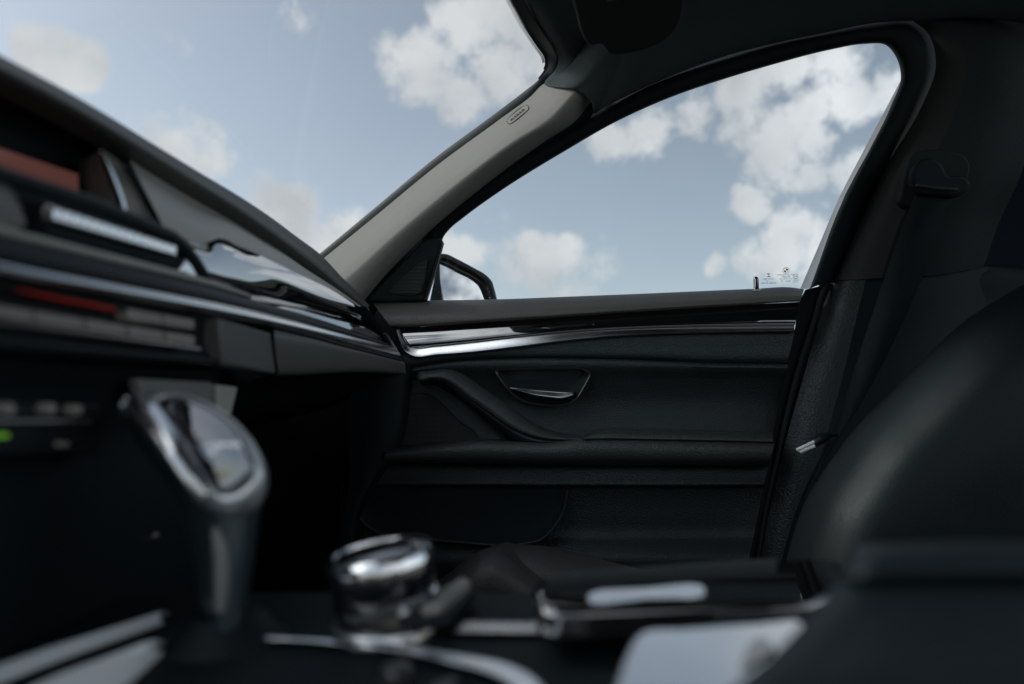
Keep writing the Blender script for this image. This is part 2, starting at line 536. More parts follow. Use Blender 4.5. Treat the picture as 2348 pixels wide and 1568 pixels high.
# pull handle
pt = [(955, 866), (957, 857), (985, 851), (1034, 850), (1062, 862), (1085, 878), (1150, 922), (1219, 970), (1260, 988), (1300, 997), (1342, 1001)]
pb = [(962, 872), (966, 874), (988, 869), (1016, 872), (1040, 886), (1062, 904), (1117, 944), (1172, 982), (1225, 1003), (1290, 1010), (1338, 1009)]
pc = [(962, 876), (968, 879), (990, 876), (1014, 880), (1036, 896), (1056, 914), (1105, 955), (1158, 996), (1185, 1020), (1240, 1022), (1322, 1016)]
rows = [[p + Vector((0, .05, .0)) for p in YY(pt, 1.325)], YY(pt, 1.320), YY(mixp(pt, pb, .3), 1.303), YY(mixp(pt, pb, .75), 1.296), YY(mixp(pt, pb, .97), 1.299), YY(pb, 1.302)]
ph = part("pull_handle", loft(rows, n=80, m=4), "arm_lit_leather", door)
rows = [YY(pb, 1.302), YY(mixp(pb, pc, .15), 1.298), YY(mixp(pb, pc, .6), 1.302), YY(pc, 1.318), [p + Vector((0, .04, 0)) for p in YY(pc, 1.318)]]
part("grip_underside", loft(rows, n=80, m=4), "leather", ph)
# panel in front of the handle and speaker
cv = [[(905, 880), (955, 872), (1000, 885), (1060, 920), (1110, 960), (1165, 1000), (1185, 1022)], [(905, 1030), (930, 1030), (1000, 1030), (1050, 1030), (1110, 1030), (1160, 1030), (1186, 1030)]]
part("front_panel", loft([YY(cv[0], 1.352), YY(mixp(cv[0], cv[1], .5), 1.346), YY(cv[1], 1.342)], n=40, m=4), "leather", door)
sp = [(905, 901), (940, 900), (972, 901), (992, 908), (1011, 922), (1050, 962), (1097, 1008), (1096, 1013), (1020, 1016), (905, 1024)]
so = YY(sp, 1.338)
sg = part("speaker_grille", plate(so, BACK * .006), "grille", door, bevel=.002)
part("grille_rim", tube([p for p in so], 0.0016, n=120, seg=6), "leather", sg)

# window frame
fi = [(1012, 566), (1014, 548), (1030, 525), (1060, 500), (1150, 435), (1294, 346), (1411, 279), (1528, 226), (1674, 176), (1776, 146), (1900, 114), (1982, 100), (2030, 102), (2058, 136), (2066, 180), (2044, 240), (1992, 345), (1940, 442), (1856, 662)]
fm = [(1000, 560), (1002, 540), (1018, 515), (1048, 490), (1138, 420), (1284, 330), (1402, 263), (1520, 208), (1668, 156), (1772, 124), (1900, 94), (1990, 80), (2050, 78), (2088, 112), (2096, 165), (2070, 233), (2008, 350), (1948, 474), (1872, 655)]
fo = [(975, 556), (975, 535), (988, 508), (1018, 472), (1112, 396), (1268, 306), (1390, 236), (1508, 180), (1660, 128), (1765, 98), (1900, 70), (2000, 50), (2080, 45), (2130, 78), (2146, 150), (2112, 245), (2038, 373), (1974, 500), (1912, 648)]
fx = [(b[0] + (b[0] - a[0]) * .45, b[1] + (b[1] - a[1]) * .45) for a, b in zip(fm, fo)]
rows = [W_(fi, .02), W_(fi, 0), W_(mixp(fi, fm, .3), -.012), W_(fm, -.015), W_(mixp(fm, fo, .5), -.012), W_(fo, .012), W_(fx, .05)]
part("window_frame", loft(rows, n=150, m=4), "soft_black", door)
# channel of the pane at the rear edge (pale tone paints in the daylight on it)
c1 = [(2067, 180), (2030, 250), (1985, 335), (1925, 450), (1880, 555), (1834, 662)]
c2 = [(2067, 192), (2036, 262), (1992, 345), (1940, 440), (1900, 545), (1856, 662)]
part("window_channel", loft([W_(c1, .012), W_(mixp(c1, c2, .5), .007), W_(c2, .0)], n=50, m=2), "edge", door)
# pane
gp = [(985, 720), (1000, 540), (1055, 480), (1140, 410), (1285, 320), (1402, 262), (1520, 208), (1668, 155), (1772, 122), (1900, 92), (1995, 80), (2050, 90), (2085, 130), (2085, 180), (2040, 290), (1960, 450), (1860, 690), (1800, 710)]
gb = W_(gp, .035)
bm = bmesh.new()
bm.faces.new([bm.verts.new(p) for p in gb])
pane = part("window_pane", bm, "glass", door, smooth=False)
# sail panel of the mirror, with tweeter grille and pale edge strip
sl = [(835, 692), (880, 642), (935, 586), (972, 548), (1009, 542), (1013, 552), (1002, 592), (988, 640), (973, 689)]
slb = part("mirror_sail", plate(W_(sl, -.022), BACK * .03), "plastic", door, bevel=.004)
tw = [(893, 669), (897, 658), (920, 633), (958, 602), (975, 592), (982, 596), (974, 640), (966, 668), (958, 672), (905, 672)]
tg = part("tweeter_grille", plate(W_(tw, -.026), BACK * .005), "grille", slb, bevel=.0015)
tl = W_(tw, -.0265)
part("tweeter_rim", tube(tl + [tl[0]], .0012, n=90, seg=6), "plastic", tg)
part("sail_edge", tube(W_([(974, 688), (989, 640), (1003, 592), (1012, 558)], -.024), .0022, n=20, seg=8), "bpillar", slb)
# lock pin
pc_ = PY(1733.5, 665, 1.378)
bm = lathe([(.0115, -.004), (.0115, -.0005), (.010, .0012), (.0058, .0018), (.0052, .003), (.0052, .021), (.0045, .0245), (.0028, .0268), (.0006, .0276)], pc_, seg=24)
part("lock_pin", bm, "gloss", door)
# rear shut edge of the door below the belt
e1 = [(1846, 664), (1832, 692), (1821, 757), (1799, 861), (1771, 1000), (1753, 1112), (1715, 1300)]
e2 = [(1912, 648), (1890, 692), (1872, 757), (1842, 861), (1802, 1000), (1778, 1112), (1740, 1300)]
part("shut_edge", loft([YY(e1, 1.352), YY(mixp(e1, e2, .3), 1.375), YY(e2, 1.385)], n=40, m=3), "soft_black", door)
part("front_shut_edge", loft([YY([(800, 660), (880, 680), (990, 700)], 1.43), YY([(800, 760), (880, 760), (960, 760)], 1.40), YY([(800, 900), (880, 900), (960, 900)], 1.40), YY([(760, 1340), (860, 1340), (960, 1340)], 1.40)], n=12, m=2), "soft_black", door)
# etched marks on the pane (read from outside, so reversed here)
n_g = (gb[4] - gb[0]).cross(gb[14] - gb[0]).normalized()
if n_g.y > 0:
    n_g = -n_g
upg = (Vector((0, 0, 1)) - n_g * n_g.z).normalized()
rxg = Vector((1, 0, 0))
rxg = (rxg - n_g * rxg.dot(n_g) - upg * rxg.dot(upg)).normalized()


def on_pane(px, py):
    d = ray(px, py)
    p0 = gb[16]
    t = (p0 - EYE).dot(n_g) / d.dot(n_g)
    return EYE + d * t + n_g * .0012


PXM = 1.42 / F                                  # metres per frame pixel on the pane
marks = [("AGC AUTOMOTIVE", 1800.3, 630, 4.3), ("43R-00050", 1801.4, 634.6, 4.4), ("DOT-24 M62 AS2", 1800.7, 639.3, 3.8), ("E000251   297", 1800.3, 644.3, 3.8),
         ("OCP N° 0009", 1761.2, 639.6, 4.0), ("15 · ·", 1756, 643.8, 3.8), ("· · · ·", 1762, 646, 4.0), ("TRANSP. 70% MIN.", 1761.5, 649, 4.2)]
for t, x, y, s in marks:
    glyphs(t, s * PXM, on_pane(x, y), -rxg, upg, pane, "ink", "etched_text", extrude=.0001)


def ring(px, py, rx, ry, w, bm=None, seg=40):
    bm = bm or bmesh.new()
    c = on_pane(px, py)
    A = [[bm.verts.new(c + (rxg * math.cos(2 * math.pi * k / seg) * (rx + s) + upg * math.sin(2 * math.pi * k / seg) * (ry + s)) * PXM) for k in range(seg)] for s in (0, -w)]
    for k in range(seg):
        bm.faces.new((A[0][k], A[0][(k + 1) % seg], A[1][(k + 1) % seg], A[1][k]))
    return bm


bm = ring(1801, 620, 7.3, 7.3, .7)
ring(1801, 620, 4.6, 4.6, .5, bm)
for a0 in (0, math.pi):
    c = on_pane(1801, 620)
    vs = [bm.verts.new(c)] + [bm.verts.new(c + (rxg * math.cos(a0 + math.pi / 2 * k / 10) + upg * math.sin(a0 + math.pi / 2 * k / 10)) * 4.2 * PXM) for k in range(11)]
    bm.faces.new(vs)
part("etched_emblem", bm, "ink", pane, smooth=False)
for ch, an in (("B", 40), ("M", 90), ("W", 140)):
    a = math.radians(an)
    glyphs(ch, 3.2 * PXM, on_pane(1801 + 5.75 * math.cos(a), 620 - 5.75 * math.sin(a)), (-rxg * math.sin(a) + upg * math.cos(a)), (rxg * math.cos(a) + upg * math.sin(a)), pane, "ink", "etched_letter", extrude=.0001)
part("etched_circle", ring(1823, 633.3, 5.6, 5.6, .8), "ink", pane, smooth=False)
glyphs("E6", 6.2 * PXM, on_pane(1823, 633.4), -rxg, upg, pane, "ink", "etched_text", extrude=.0001)
part("etched_oval", ring(1823, 643.4, 5.9, 4.2, .55), "ink", pane, smooth=False)
glyphs("CCC", 4.2 * PXM, on_pane(1823, 643.4), -rxg, upg, pane, "ink", "etched_text", extrude=.0001, spacing=.7)
bm = bmesh.new()
for tri in ([(-4.2, 3.9), (4.2, 3.9), (4.2, 2.9), (1.5, 2.9), (-2, -.2), (-2, 2.9), (-4.2, 2.9)], [(-4.2, -3.9), (4.2, -3.9), (4.2, -2.9), (2, -2.9), (2, .2), (-1.5, -2.9), (-4.2, -2.9)]):
    c = on_pane(1761.3, 630.8)
    bm.faces.new([bm.verts.new(c + (rxg * x + upg * y) * PXM) for x, y in tri])
part("etched_symbol", bm, "ink", pane, smooth=False)

# wing mirror outside the pane
mo = [(1000, 588), (1010, 580), (1025, 580), (1044, 588), (1083, 609), (1121, 632), (1131, 643), (1136, 659), (1143, 690), (1150, 740)]
mi = [(1004, 602), (1010, 598), (1022, 602), (1055, 619), (1088, 636), (1101, 647), (1107, 656), (1112, 668), (1120, 691), (1128, 740)]
MY = 1.60


MN = Vector((.50, -.82, .26)).normalized()
MC = PY(1060, 660, MY)


def on_mirror(x, y, d):
    r = ray(x, y)
    return EYE + r * ((MC - EYE).dot(MN) / r.dot(MN)) - MN * d


def mm(l, d):
    return [on_mirror(x, y, d) for x, y in l]


rows = [mm(mo, .10), mm(mo, .02), mm(mixp(mo, mi, .25), -.004), mm(mixp(mo, mi, .65), -.004), mm(mixp(mo, mi, .78), .002), mm(mixp(mo, mi, .82), .004), mm(mi, .006), mm(mi, .02)]
hous = part("wing_mirror", loft(rows, n=60, m=3), "paint", door)
gl = [(1003, 598), (1022, 600), (1056, 618), (1090, 636), (1104, 648), (1113, 667), (1130, 745), (1030, 745), (1019, 689), (1010, 640)]
bm = bmesh.new()
vs = []
for x, y in gl:
    vs.append(bm.verts.new(on_mirror(x, y, .012)))
bm.faces.new(vs)
part("mirror_glass", bm, "mirror", hous, smooth=False)
ml = [[(985, 690), (1000, 620), (1009, 585), (1010, 580)], [(1024, 745), (1020, 689), (1011, 637), (1007, 596)]]
bm = loft([mm(ml[0][:1] + ml[0][1:], .0), mm(ml[1], .008), mm([(x + 4, y) for x, y in ml[1]], .016)], n=20, m=3)
part("mirror_foot", bm, "paint", hous)
for x, y in ((1122, 644), (1129, 658), (1121, 641), (1121, 671), (1121, 684), (1062, 606), (1068, 610), (1124, 655), (1017, 590), (1098, 630)):
    dr = bmesh.new()
    bmesh.ops.create_icosphere(dr, subdivisions=2, radius=random.uniform(.0008, .0018), matrix=Matrix.Translation(on_mirror(x, y, -.003)))
    part("rain_drop", dr, "chrome", hous)

# ------------------------------------------------------------------ A-pillar
ap = thing("windscreen_pillar", PY(850, 690, 1.34), "slanting windscreen pillar covered in pale grey woven fabric with an embossed airbag badge", "pillar", kind="thing")
def ext(r):                                     # carry the trim on beneath the roof lining
    a, b = r[-2], r[-1]
    L_ = math.hypot(b[0] - a[0], b[1] - a[1])
    return r + [(b[0] + (b[0] - a[0]) / L_ * 30, b[1] + (b[1] - a[1]) / L_ * 30, b[2] + .016)]


dm = [1.325, 1.310, 1.288, 1.252, 1.214, 1.200, 1.190]
A = [(645, 668), (744, 590), (857, 498), (1007, 375), (1157, 265), (1214, 222), (1247, 188)]
M2 = [(700, 712), (795, 640), (900, 545), (1050, 420), (1180, 322), (1262, 270), (1318, 211)]
M4 = [(775, 770), (848, 672), (955, 558), (1102, 432), (1252, 322), (1318, 278), (1356, 232)]
M1 = mixp(A, M2, .5)
M15 = mixp(A, M2, .85)
M25 = mixp(M2, M4, .4)
M3 = mixp(M2, M4, .75)
B = [(830, 790, 1.400), (880, 680, 1.390), (988, 545, 1.365), (1128, 420, 1.325), (1276, 330, 1.282), (1335, 290, 1.27), (1368, 250, 1.25)]


def dep(r, o):
    return [(p[0], p[1], d + o) for p, d in zip(r, dm)]


A, M1, M15, M2, M25, M3, M4 = dep(A, .075), dep(M1, .030), dep(M15, .006), dep(M2, .000), dep(M25, .004), dep(M3, .018), dep(M4, .045)
A, M1, M15, M2, M25, M3, M4, B = [ext(r) for r in (A, M1, M15, M2, M25, M3, M4, B)]
bmp = loft([YY(r, 0) for r in (A, M1, M15, M2, M25, M3, M4)], n=80, m=6)
from mathutils.bvhtree import BVHTree
bmp.normal_update()
bv = BVHTree.FromBMesh(bmp)


def on_pillar(px, py):
    d = ray(px, py).normalized()
    loc, nr, _i, _d = bv.ray_cast(EYE, d)
    if nr.dot(d) > 0:
        nr = -nr
    return loc, nr


cb, nb = on_pillar(1187, 265)
e0, _ = on_pillar(1166, 282)
e1_, _ = on_pillar(1208, 248)
part("pillar_trim", bmp, "pillar", ap)
part("door_edge_seal", loft([YY(r, 0) for r in (M4, B)] , n=80, m=4), "rubber", ap)
ux = (e1_ - e0).normalized()
uy = nb.cross(ux)
if uy.z < 0:
    uy = -uy
nb = ux.cross(uy)
if nb.y > 0:
    nb = -nb
ol, gl_ = [], []
for k in range(48):
    a = 2 * math.pi * k / 48
    lx = (23.5 if math.cos(a) > 0 else -23.5) + 6.8 * math.cos(a)
    ly = 6.8 * math.sin(a)
    ca, sa = math.cos(math.radians(-39)), math.sin(math.radians(-39))
    loc, nr = on_pillar(1187 + lx * ca - ly * sa, 263 + lx * sa + ly * ca)
    ol.append(loc + nr * .0010)
    gl_.append(loc + nr * .0004)
bdg = part("airbag_badge", plate(ol, -nb * .003), "pillar", ap, bevel=.0005)
part("badge_groove", tube(gl_ + [gl_[0]], .0010, n=140, seg=6), "badge_dark", bdg)
glyphs("AIRBAG", .0090, cb + nb * .0022, ux, uy, bdg, "badge_dark", "airbag_lettering", extrude=.0005, spacing=1.12)
# dark seal of the screen along the header and the pillar
E1 = [(1095, -130, .90), (1140, -62, .965), (1174, 0, 1.035), (1206, 59, 1.10), (1235, 103, 1.165), (1253, 132, 1.21), (1254, 152, 1.235), (1235, 182, 1.262), (1206, 206, 1.278), (1150, 249, 1.295), (1000, 360, 1.335), (850, 484, 1.37), (738, 577, 1.395), (640, 655, 1.415)]
E2 = [(1120, -130, .90), (1165, -62, .96), (1199, 0, 1.03), (1238, 64, 1.095), (1271, 118, 1.16), (1276, 141, 1.20), (1267, 168, 1.23), (1256, 192, 1.262), (1222, 224, 1.275), (1165, 272, 1.29), (1014, 382, 1.33), (865, 505, 1.365), (752, 597, 1.39), (655, 676, 1.41)]
part("edge_seal", loft([[PY(*p) + Vector((0, .012, 0)) for p in E1], YY(E1, 0), [(PY(*a) + PY(*b)) / 2 - Vector((0, .004, 0)) for a, b in zip(E1, E2)], YY(E2, 0), [PY(x + 4, y + 4, d + .01) for x, y, d in E2]], n=130, m=3), "rubber", ap)
# ------------------------------------------------------------------ windscreen
ws = thing("windscreen", PY(700, 610, 1.42), "clear windscreen with a dotted black border along its upper right edge", "windscreen", kind="thing")
H = YY(E1[1:11], 0)
wtop = [Vector((-.16, -.6, 1.66)), Vector((-.17, 0, 1.665)), Vector((-.14, .5, 1.65)), PY(1215, 2, 1.06), PY(1266, 104, 1.19), PY(1285, 150, 1.29)]
wbot = [Vector((-.80, -.6, 1.16)), Vector((-.82, 0, 1.16)), Vector((-.80, .5, 1.15)), Vector((-.74, 1.0, 1.14)), Vector((-.66, 1.3, 1.14)), Vector((-.60, 1.44, 1.14))]
mid = [(a + b) / 2 for a, b in zip(wtop, wbot)]
mid[-1] = PY(1040, 380, 1.385)
part("screen_pane", loft([wtop, mid, wbot], n=40, m=6), "wglass", ws)
# dotted band
bmf = bmesh.new()
edge = crv(H, 150)
for row_i, (off, rad) in enumerate(((1.4, .0018), (4.8, .0014), (8.4, .0011), (11.4, .0008))):
    for i in range(0, 151):
        if i > 75 and row_i > 2 - (i - 75) / 12:
            continue
        p = edge[i]
        tan = (edge[min(i + 1, 150)] - edge[max(i - 1, 0)]).normalized()
        if row_i % 2:
            p = p + tan * .0014
        side = tan.cross(p - EYE).normalized()
        if side.x > 0:
            side = -side
        c = p + side * off * .00078
        nrm = (EYE - p).normalized()
        a1 = nrm.orthogonal().normalized()
        a2 = nrm.cross(a1)
        bmf.faces.new([bmf.verts.new(c + (a1 * math.cos(k * math.pi / 3) + a2 * math.sin(k * math.pi / 3)) * rad) for k in range(6)])
d_ = part("dotted_border", bmf, "frit", ws, smooth=False)
d_["kind"] = "stuff"

# ------------------------------------------------------------------ roof lining
rl = thing("roof_lining", Vector((.5, .4, 1.72)), "dark anthracite woven roof lining above the side window and windscreen corner", "roof lining", kind="thing")
bnd = [Vector((-.15, -.7, 1.655)), Vector((-.16, -.2, 1.66)), Vector((-.15, .3, 1.655)), PY(1090, -230, .83), PY(1160, -75, .96), PY(1199, 2, 1.045), PY(1236, 64, 1.105), PY(1268, 116, 1.17), PY(1277, 142, 1.205), PY(1268, 166, 1.228), PY(1250, 187, 1.250),
       PY(1300, 203, 1.196), PY(1341, 217, 1.180), PY(1356, 232, 1.188), PY(1363, 259, 1.215), PY(1390, 243, 1.225), PY(1455, 211, 1.222), PY(1557, 166, 1.212), PY(1675, 124, 1.20), PY(1776, 98, 1.192), PY(1900, 72, 1.184), PY(2000, 52, 1.178), PY(2090, 46, 1.172), PY(2240, 40, 1.17), PY(2420, 60, 1.17), Vector((1.15, 1.16, 1.63))]
cen = Vector((.62, .35, 1.735))
rows = []
for t, h in ((0, 0), (.02, .02), (.04, .08), (.07, .20), (.11, .38), (.18, .62), (.35, .88), (.65, 1), (.96, 1)):
    r = []
    for bi_, p in enumerate(bnd):
        q_ = p.lerp(cen, t)
        q_.z = p.z + (cen.z - p.z) * h
        if bi_ < 12:
            q_.z -= .022 * math.sin(min(1, t / .12) * math.pi) if t < .12 else 0
        r.append(q_)
    rows.append(r)
rows.insert(0, [p + (p - EYE).normalized() * .025 for p in bnd])
part("lining_skin", loft(rows, n=190, m=4), "lining", rl)
# closing roof skin behind the lining
bm = plate([Vector((-.2, -.62, 1.79)), Vector((-.2, 1.05, 1.79)), Vector((.2, 1.19, 1.79)), Vector((1.15, 1.19, 1.79)), Vector((1.15, -.62, 1.79))], Vector((0, 0, .02)))
part("roof_shell", bm, "plastic", rl)

# ------------------------------------------------------------------ sun visor
sv = thing("sun_visor", PZ(1440, 60, .60), "charcoal sun visor folded up against the roof lining above the pillar", "sun visor")
vo = [(1311, 0), (1322, 42), (1336, 88), (1344, 99), (1357, 106), (1366, 104), (1376, 103), (1384, 110), (1399, 125), (1440, 124), (1499, 108), (1540, 82), (1563, 44), (1570, 0), (1575, -120), (1560, -420), (1300, -420), (1296, -120)]
vp = closed_crv(ZZ(vo, .585), 3)
part("visor_board", plate(vp, Vector((0, 0, .016))), "visor", sv, bevel=.006, seg=3)
part("visor_label", plate(ZZ([(1386, -30), (1425, -30), (1428, -3), (1392, 3)], .5835), Vector((0, 0, .0014))), "grey", sv)

# ------------------------------------------------------------------ B-pillar
bp_ = thing("door_pillar", PY(1900, 1290, 1.36), "dark door pillar behind the side window, its front edge coloured paler as if lit", "pillar", kind="thing")
ul = [(2085, 42, 1.205), (2128, 78, 1.21), (2145, 150, 1.225), (2112, 245, 1.255), (2038, 370, 1.305), (1972, 498, 1.352), (1903, 643, 1.395)]
u1 = [(2105, 40, 1.195), (2150, 78, 1.20), (2170, 150, 1.21), (2140, 250, 1.235), (2072, 375, 1.265), (2012, 500, 1.305), (1960, 641, 1.345)]
u2 = [(2140, 38, 1.185), (2190, 78, 1.19), (2215, 150, 1.20), (2190, 255, 1.222), (2130, 380, 1.25), (2065, 505, 1.29), (2020, 637, 1.332)]
u3 = [(2200, 36, 1.185), (2250, 78, 1.19), (2290, 150, 1.20), (2280, 260, 1.222), (2230, 390, 1.25), (2190, 510, 1.292), (2150, 630, 1.335)]
u4 = [(2380, 30, 1.20), (2380, 78, 1.21), (2380, 160, 1.22), (2372, 270, 1.24), (2340, 400, 1.27), (2290, 510, 1.32), (2255, 612, 1.36)]
part("front_edge", loft([YY(r, 0) for r in (ul, u1, u2)], n=60, m=6), "bpillar_lit", bp_)
part("upper_trim", loft([YY(r, 0) for r in (u2, u3, u4)], n=60, m=6), "bpillar", bp_)
ll = [(1903, 645, 1.392), (1880, 720, 1.39), (1851, 829, 1.38), (1795, 1033, 1.38), (1770, 1140, 1.38), (1735, 1300, 1.38)]
l1_ = [(1945, 643, 1.352), (1925, 720, 1.355), (1897, 829, 1.358), (1842, 1033, 1.36), (1812, 1140, 1.36), (1775, 1300, 1.36)]
l2_ = [(1985, 641, 1.342), (1965, 720, 1.345), (1940, 829, 1.35), (1885, 1033, 1.352), (1855, 1140, 1.352), (1815, 1300, 1.352)]
l3_ = [(2130, 634, 1.342), (2110, 720, 1.345), (2080, 829, 1.35), (2020, 1033, 1.352), (1990, 1140, 1.352), (1950, 1300, 1.352)]
l4_ = [(2265, 612, 1.37), (2260, 720, 1.37), (2240, 829, 1.37), (2200, 1033, 1.37), (2150, 1140, 1.37), (2100, 1300, 1.37)]
part("trim_edge", loft([YY(r, 0) for r in (ll, l1_, l2_)], n=60, m=6), "bpillar_low", bp_)  # lighter tone than the rest of this trim paints its lit band
part("lower_trim", loft([YY(r, 0) for r in (l2_, l3_, l4_)], n=60, m=6), "soft_black", bp_)  # rest of the same trim, coloured black for its shade
bm = plate(YY([(1890, 560), (2080, 560), (2215, 560), (2215, 720), (1860, 720), (1880, 660)], 1.40), BACK * .01)
part("pillar_core", bm, "soft_black", bp_)
sealp = [(1908, 620, 1.372), (1885, 668, 1.376), (1864, 738, 1.377), (1831, 839, 1.377), (1785, 1023, 1.377), (1758, 1140, 1.377), (1730, 1300, 1.377)]
part("door_seal", tube(YY(sealp, 0), .006, n=60, seg=10), "rubber", bp_)
ac = [(2064, 462), (2068, 430), (2082, 372), (2094, 350), (2110, 344), (2178, 346), (2205, 352), (2225, 380), (2215, 420), (2180, 466), (2130, 474), (2085, 476)]
aco = closed_crv([PY(x, y, 1.247 + (y - 400) * .00026) for x, y in ac], 4)
part("belt_adjuster", plate(aco, BACK * .02), "bpillar", bp_, bevel=.004)

# ------------------------------------------------------------------ seat belt
sb = thing("seat_belt", PY(1900, 1010, 1.30), "black seat belt hanging from the door pillar with a bright metal buckle tongue", "seat belt")
wl = [(2108, 418, 1.222), (2064, 537, 1.255), (2030, 632, 1.28), (1989, 752, 1.295), (1945, 890, 1.30), (1912, 985, 1.30), (1885, 1040, 1.30), (1830, 1160, 1.30), (1790, 1290, 1.30)]
wr = [(2188, 428, 1.222), (2150, 537, 1.255), (2108, 650, 1.275), (2040, 800, 1.275), (1972, 925, 1.275), (1925, 1000, 1.28), (1896, 1046, 1.285), (1850, 1160, 1.28), (1815, 1290, 1.28)]
part("webbing", loft([YY(wl, 0), YY(wr, 0)], n=80, lin=True), "webbing", sb, solid=.0018)
bgp = closed_crv([PY(x, y, 1.205 + (y - 400) * .0002) for x, y in [(2092, 418), (2098, 378), (2120, 362), (2146, 364), (2164, 380), (2172, 398), (2212, 404), (2228, 424), (2206, 446), (2150, 446), (2104, 440)]], 4)
gd = part("belt_guide", plate(bgp, BACK * .02), "soft_black", sb, bevel=.006, seg=4)
part("guide_slot", tube(YY([(2100, 424, 1.204), (2140, 430, 1.204), (2195, 434, 1.206)], 0), .0032, n=12, seg=8), "bezel", gd)
tg_ = bmesh.new()
for dy in (0, 9):
    tube([PY(1826 + dy * .7, 1032 + dy * .55, 1.262), PY(1866 + dy * .2, 1013 + dy, 1.258)], .0034, n=4, seg=10, bm=tg_)
tn = part("buckle_tongue", tg_, "pale_satin", sb)
part("tongue_cover", tube(YY([(1864, 1018, 1.27), (1880, 1008, 1.268), (1896, 1000, 1.27)], 0), [.007, .008, .006], n=10, seg=12), "plastic", tn)
part("tongue_slot", tube(YY([(1872, 999, 1.27), (1895, 997, 1.268), (1918, 996, 1.27)], 0), .0045, n=8, seg=10), "plastic", tn)

# ------------------------------------------------------------------ front passenger seat
st_ = thing("passenger_seat", PY(1600, 1450, 1.0), "black grained leather front passenger seat with a soft sheen on its side bolster", "seat")
O = [(2480, 590), (2347, 652), (2200, 745), (2110, 830), (2040, 900), (1965, 975), (1900, 1062), (1850, 1140), (1818, 1225), (1800, 1300), (1790, 1400)]
nrm2 = []
for i in range(len(O)):
    a = O[max(i - 1, 0)]
    b = O[min(i + 1, len(O) - 1)]
    t = Vector((b[0] - a[0], b[1] - a[1])).normalized()
    nrm2.append((-t.y * -1, t.x * -1))
def offs(k):
    return [(p[0] + abs(n_[0]) * k, p[1] + abs(n_[1]) * k * .9) for p, n_ in zip(O, nrm2)]
rows = [YY(offs(10), 1.26), YY(O, 1.17), YY(offs(22), 1.08), YY(offs(75), 1.005), YY(offs(150), .965), YY(offs(240), .955), YY(offs(420), .98)]
part("backrest", loft(rows, n=80, m=6), "leather_soft", st_)
# thigh cushion seen over the console
k1 = [(985, 1345), (1021, 1325), (1062, 1291), (1105, 1269), (1133, 1264), (1160, 1272), (1195, 1298), (1240, 1330), (1300, 1370)]
rows = [[p + Vector((.01, .12, -.01)) for p in YY(k1, 1.0)], YY(k1, 1.0), YY([(x, y + 6) for x, y in k1], .985), YY([(x, y + 40) for x, y in k1], .955), YY([(x, y + 150) for x, y in k1], .95)]
part("thigh_support", loft(rows, n=50, m=4), "cushion_lit_leather", st_)
k2 = [(1090, 1275), (1133, 1260), (1188, 1250), (1240, 1253), (1300, 1264), (1370, 1282), (1450, 1302), (1600, 1330)]
rows = [[p + Vector((0, .08, -.02)) for p in YY(k2, 1.12)], YY(k2, 1.10), YY([(x, y + 12) for x, y in k2], 1.06), YY([(x + 20, y + 55) for x, y in k2], 1.02), YY([(x + 30, y + 140) for x, y in k2], 1.0)]
part("cushion", loft(rows, n=50, m=4), "cushion_lit_leather", st_)

# ------------------------------------------------------------------ dashboard
db = thing("dashboard", Vector((-.35, .8, .9)), "black leather dashboard sweeping down to the windscreen pillar, with gloss panel and air vent", "dashboard", kind="thing")
XB = Vector((-1, 0, 0))
S = [(-500, -190), (-200, 10), (0, 126), (124, 193), (214, 245), (333, 319), (451, 392), (546, 449), (618, 497), (675, 540), (734, 585), (779, 634), (808, 662), (842, 700)]
R2 = [(-500, -140), (-200, 48), (0, 157), (124, 222), (214, 273), (333, 346), (451, 420), (546, 480), (618, 530), (675, 572), (734, 618), (779, 656), (808, 680), (846, 712)]
xs_ = [-.40] * 10 + [-.395, -.39, -.388, -.385]
s3 = [PX(p[0], p[1], x) for p, x in zip(S, xs_)]
r3 = [PX(p[0], p[1], x + .028) for p, x in zip(R2, xs_)]
rm = [PX((p[0] + q_[0]) / 2, (p[1] + q_[1]) / 2, x + .02) for p, q_, x in zip(S, R2, xs_)]
und = [p + Vector((-.03, 0, -.004)) for p in r3]
rows = [[p + Vector((-.40, 0.02, -.09)) for p in s3], [p + Vector((-.10, 0, -.008)) for p in s3], s3, rm, r3, und]
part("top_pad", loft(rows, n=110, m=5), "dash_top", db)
# fascia under the rim: concave at the left, flush at the right
ft = [(262, 300), (333, 346), (451, 420), (546, 480), (618, 530), (675, 572), (734, 618), (779, 656), (842, 710)]
fb = [(375, 520), (420, 546), (457, 560), (503, 547), (570, 574), (640, 607), (694, 633), (755, 662), (838, 712)]
w = [1, 1, .9, .75, .6, .5, .4, .3, .2]
rows = [[PX(p[0], p[1], -.372 - .02 * k + .004) for p, k in zip(ft, w)], [PX(p[0], p[1], -.372 - .028 * k) for p, k in zip(mixp(ft, fb, .2), w)],
        [PX(p[0], p[1], -.360 - .006 * k) for p, k in zip(mixp(ft, fb, .5), w)], [PX(p[0], p[1], -.345 + .004 * k) for p, k in zip(mixp(ft, fb, .8), w)], [PX(p[0], p[1], -.338 + .005 * k) for p, k in zip(fb, w)]]
part("fascia", loft(rows, n=80, m=6), "dash", db)
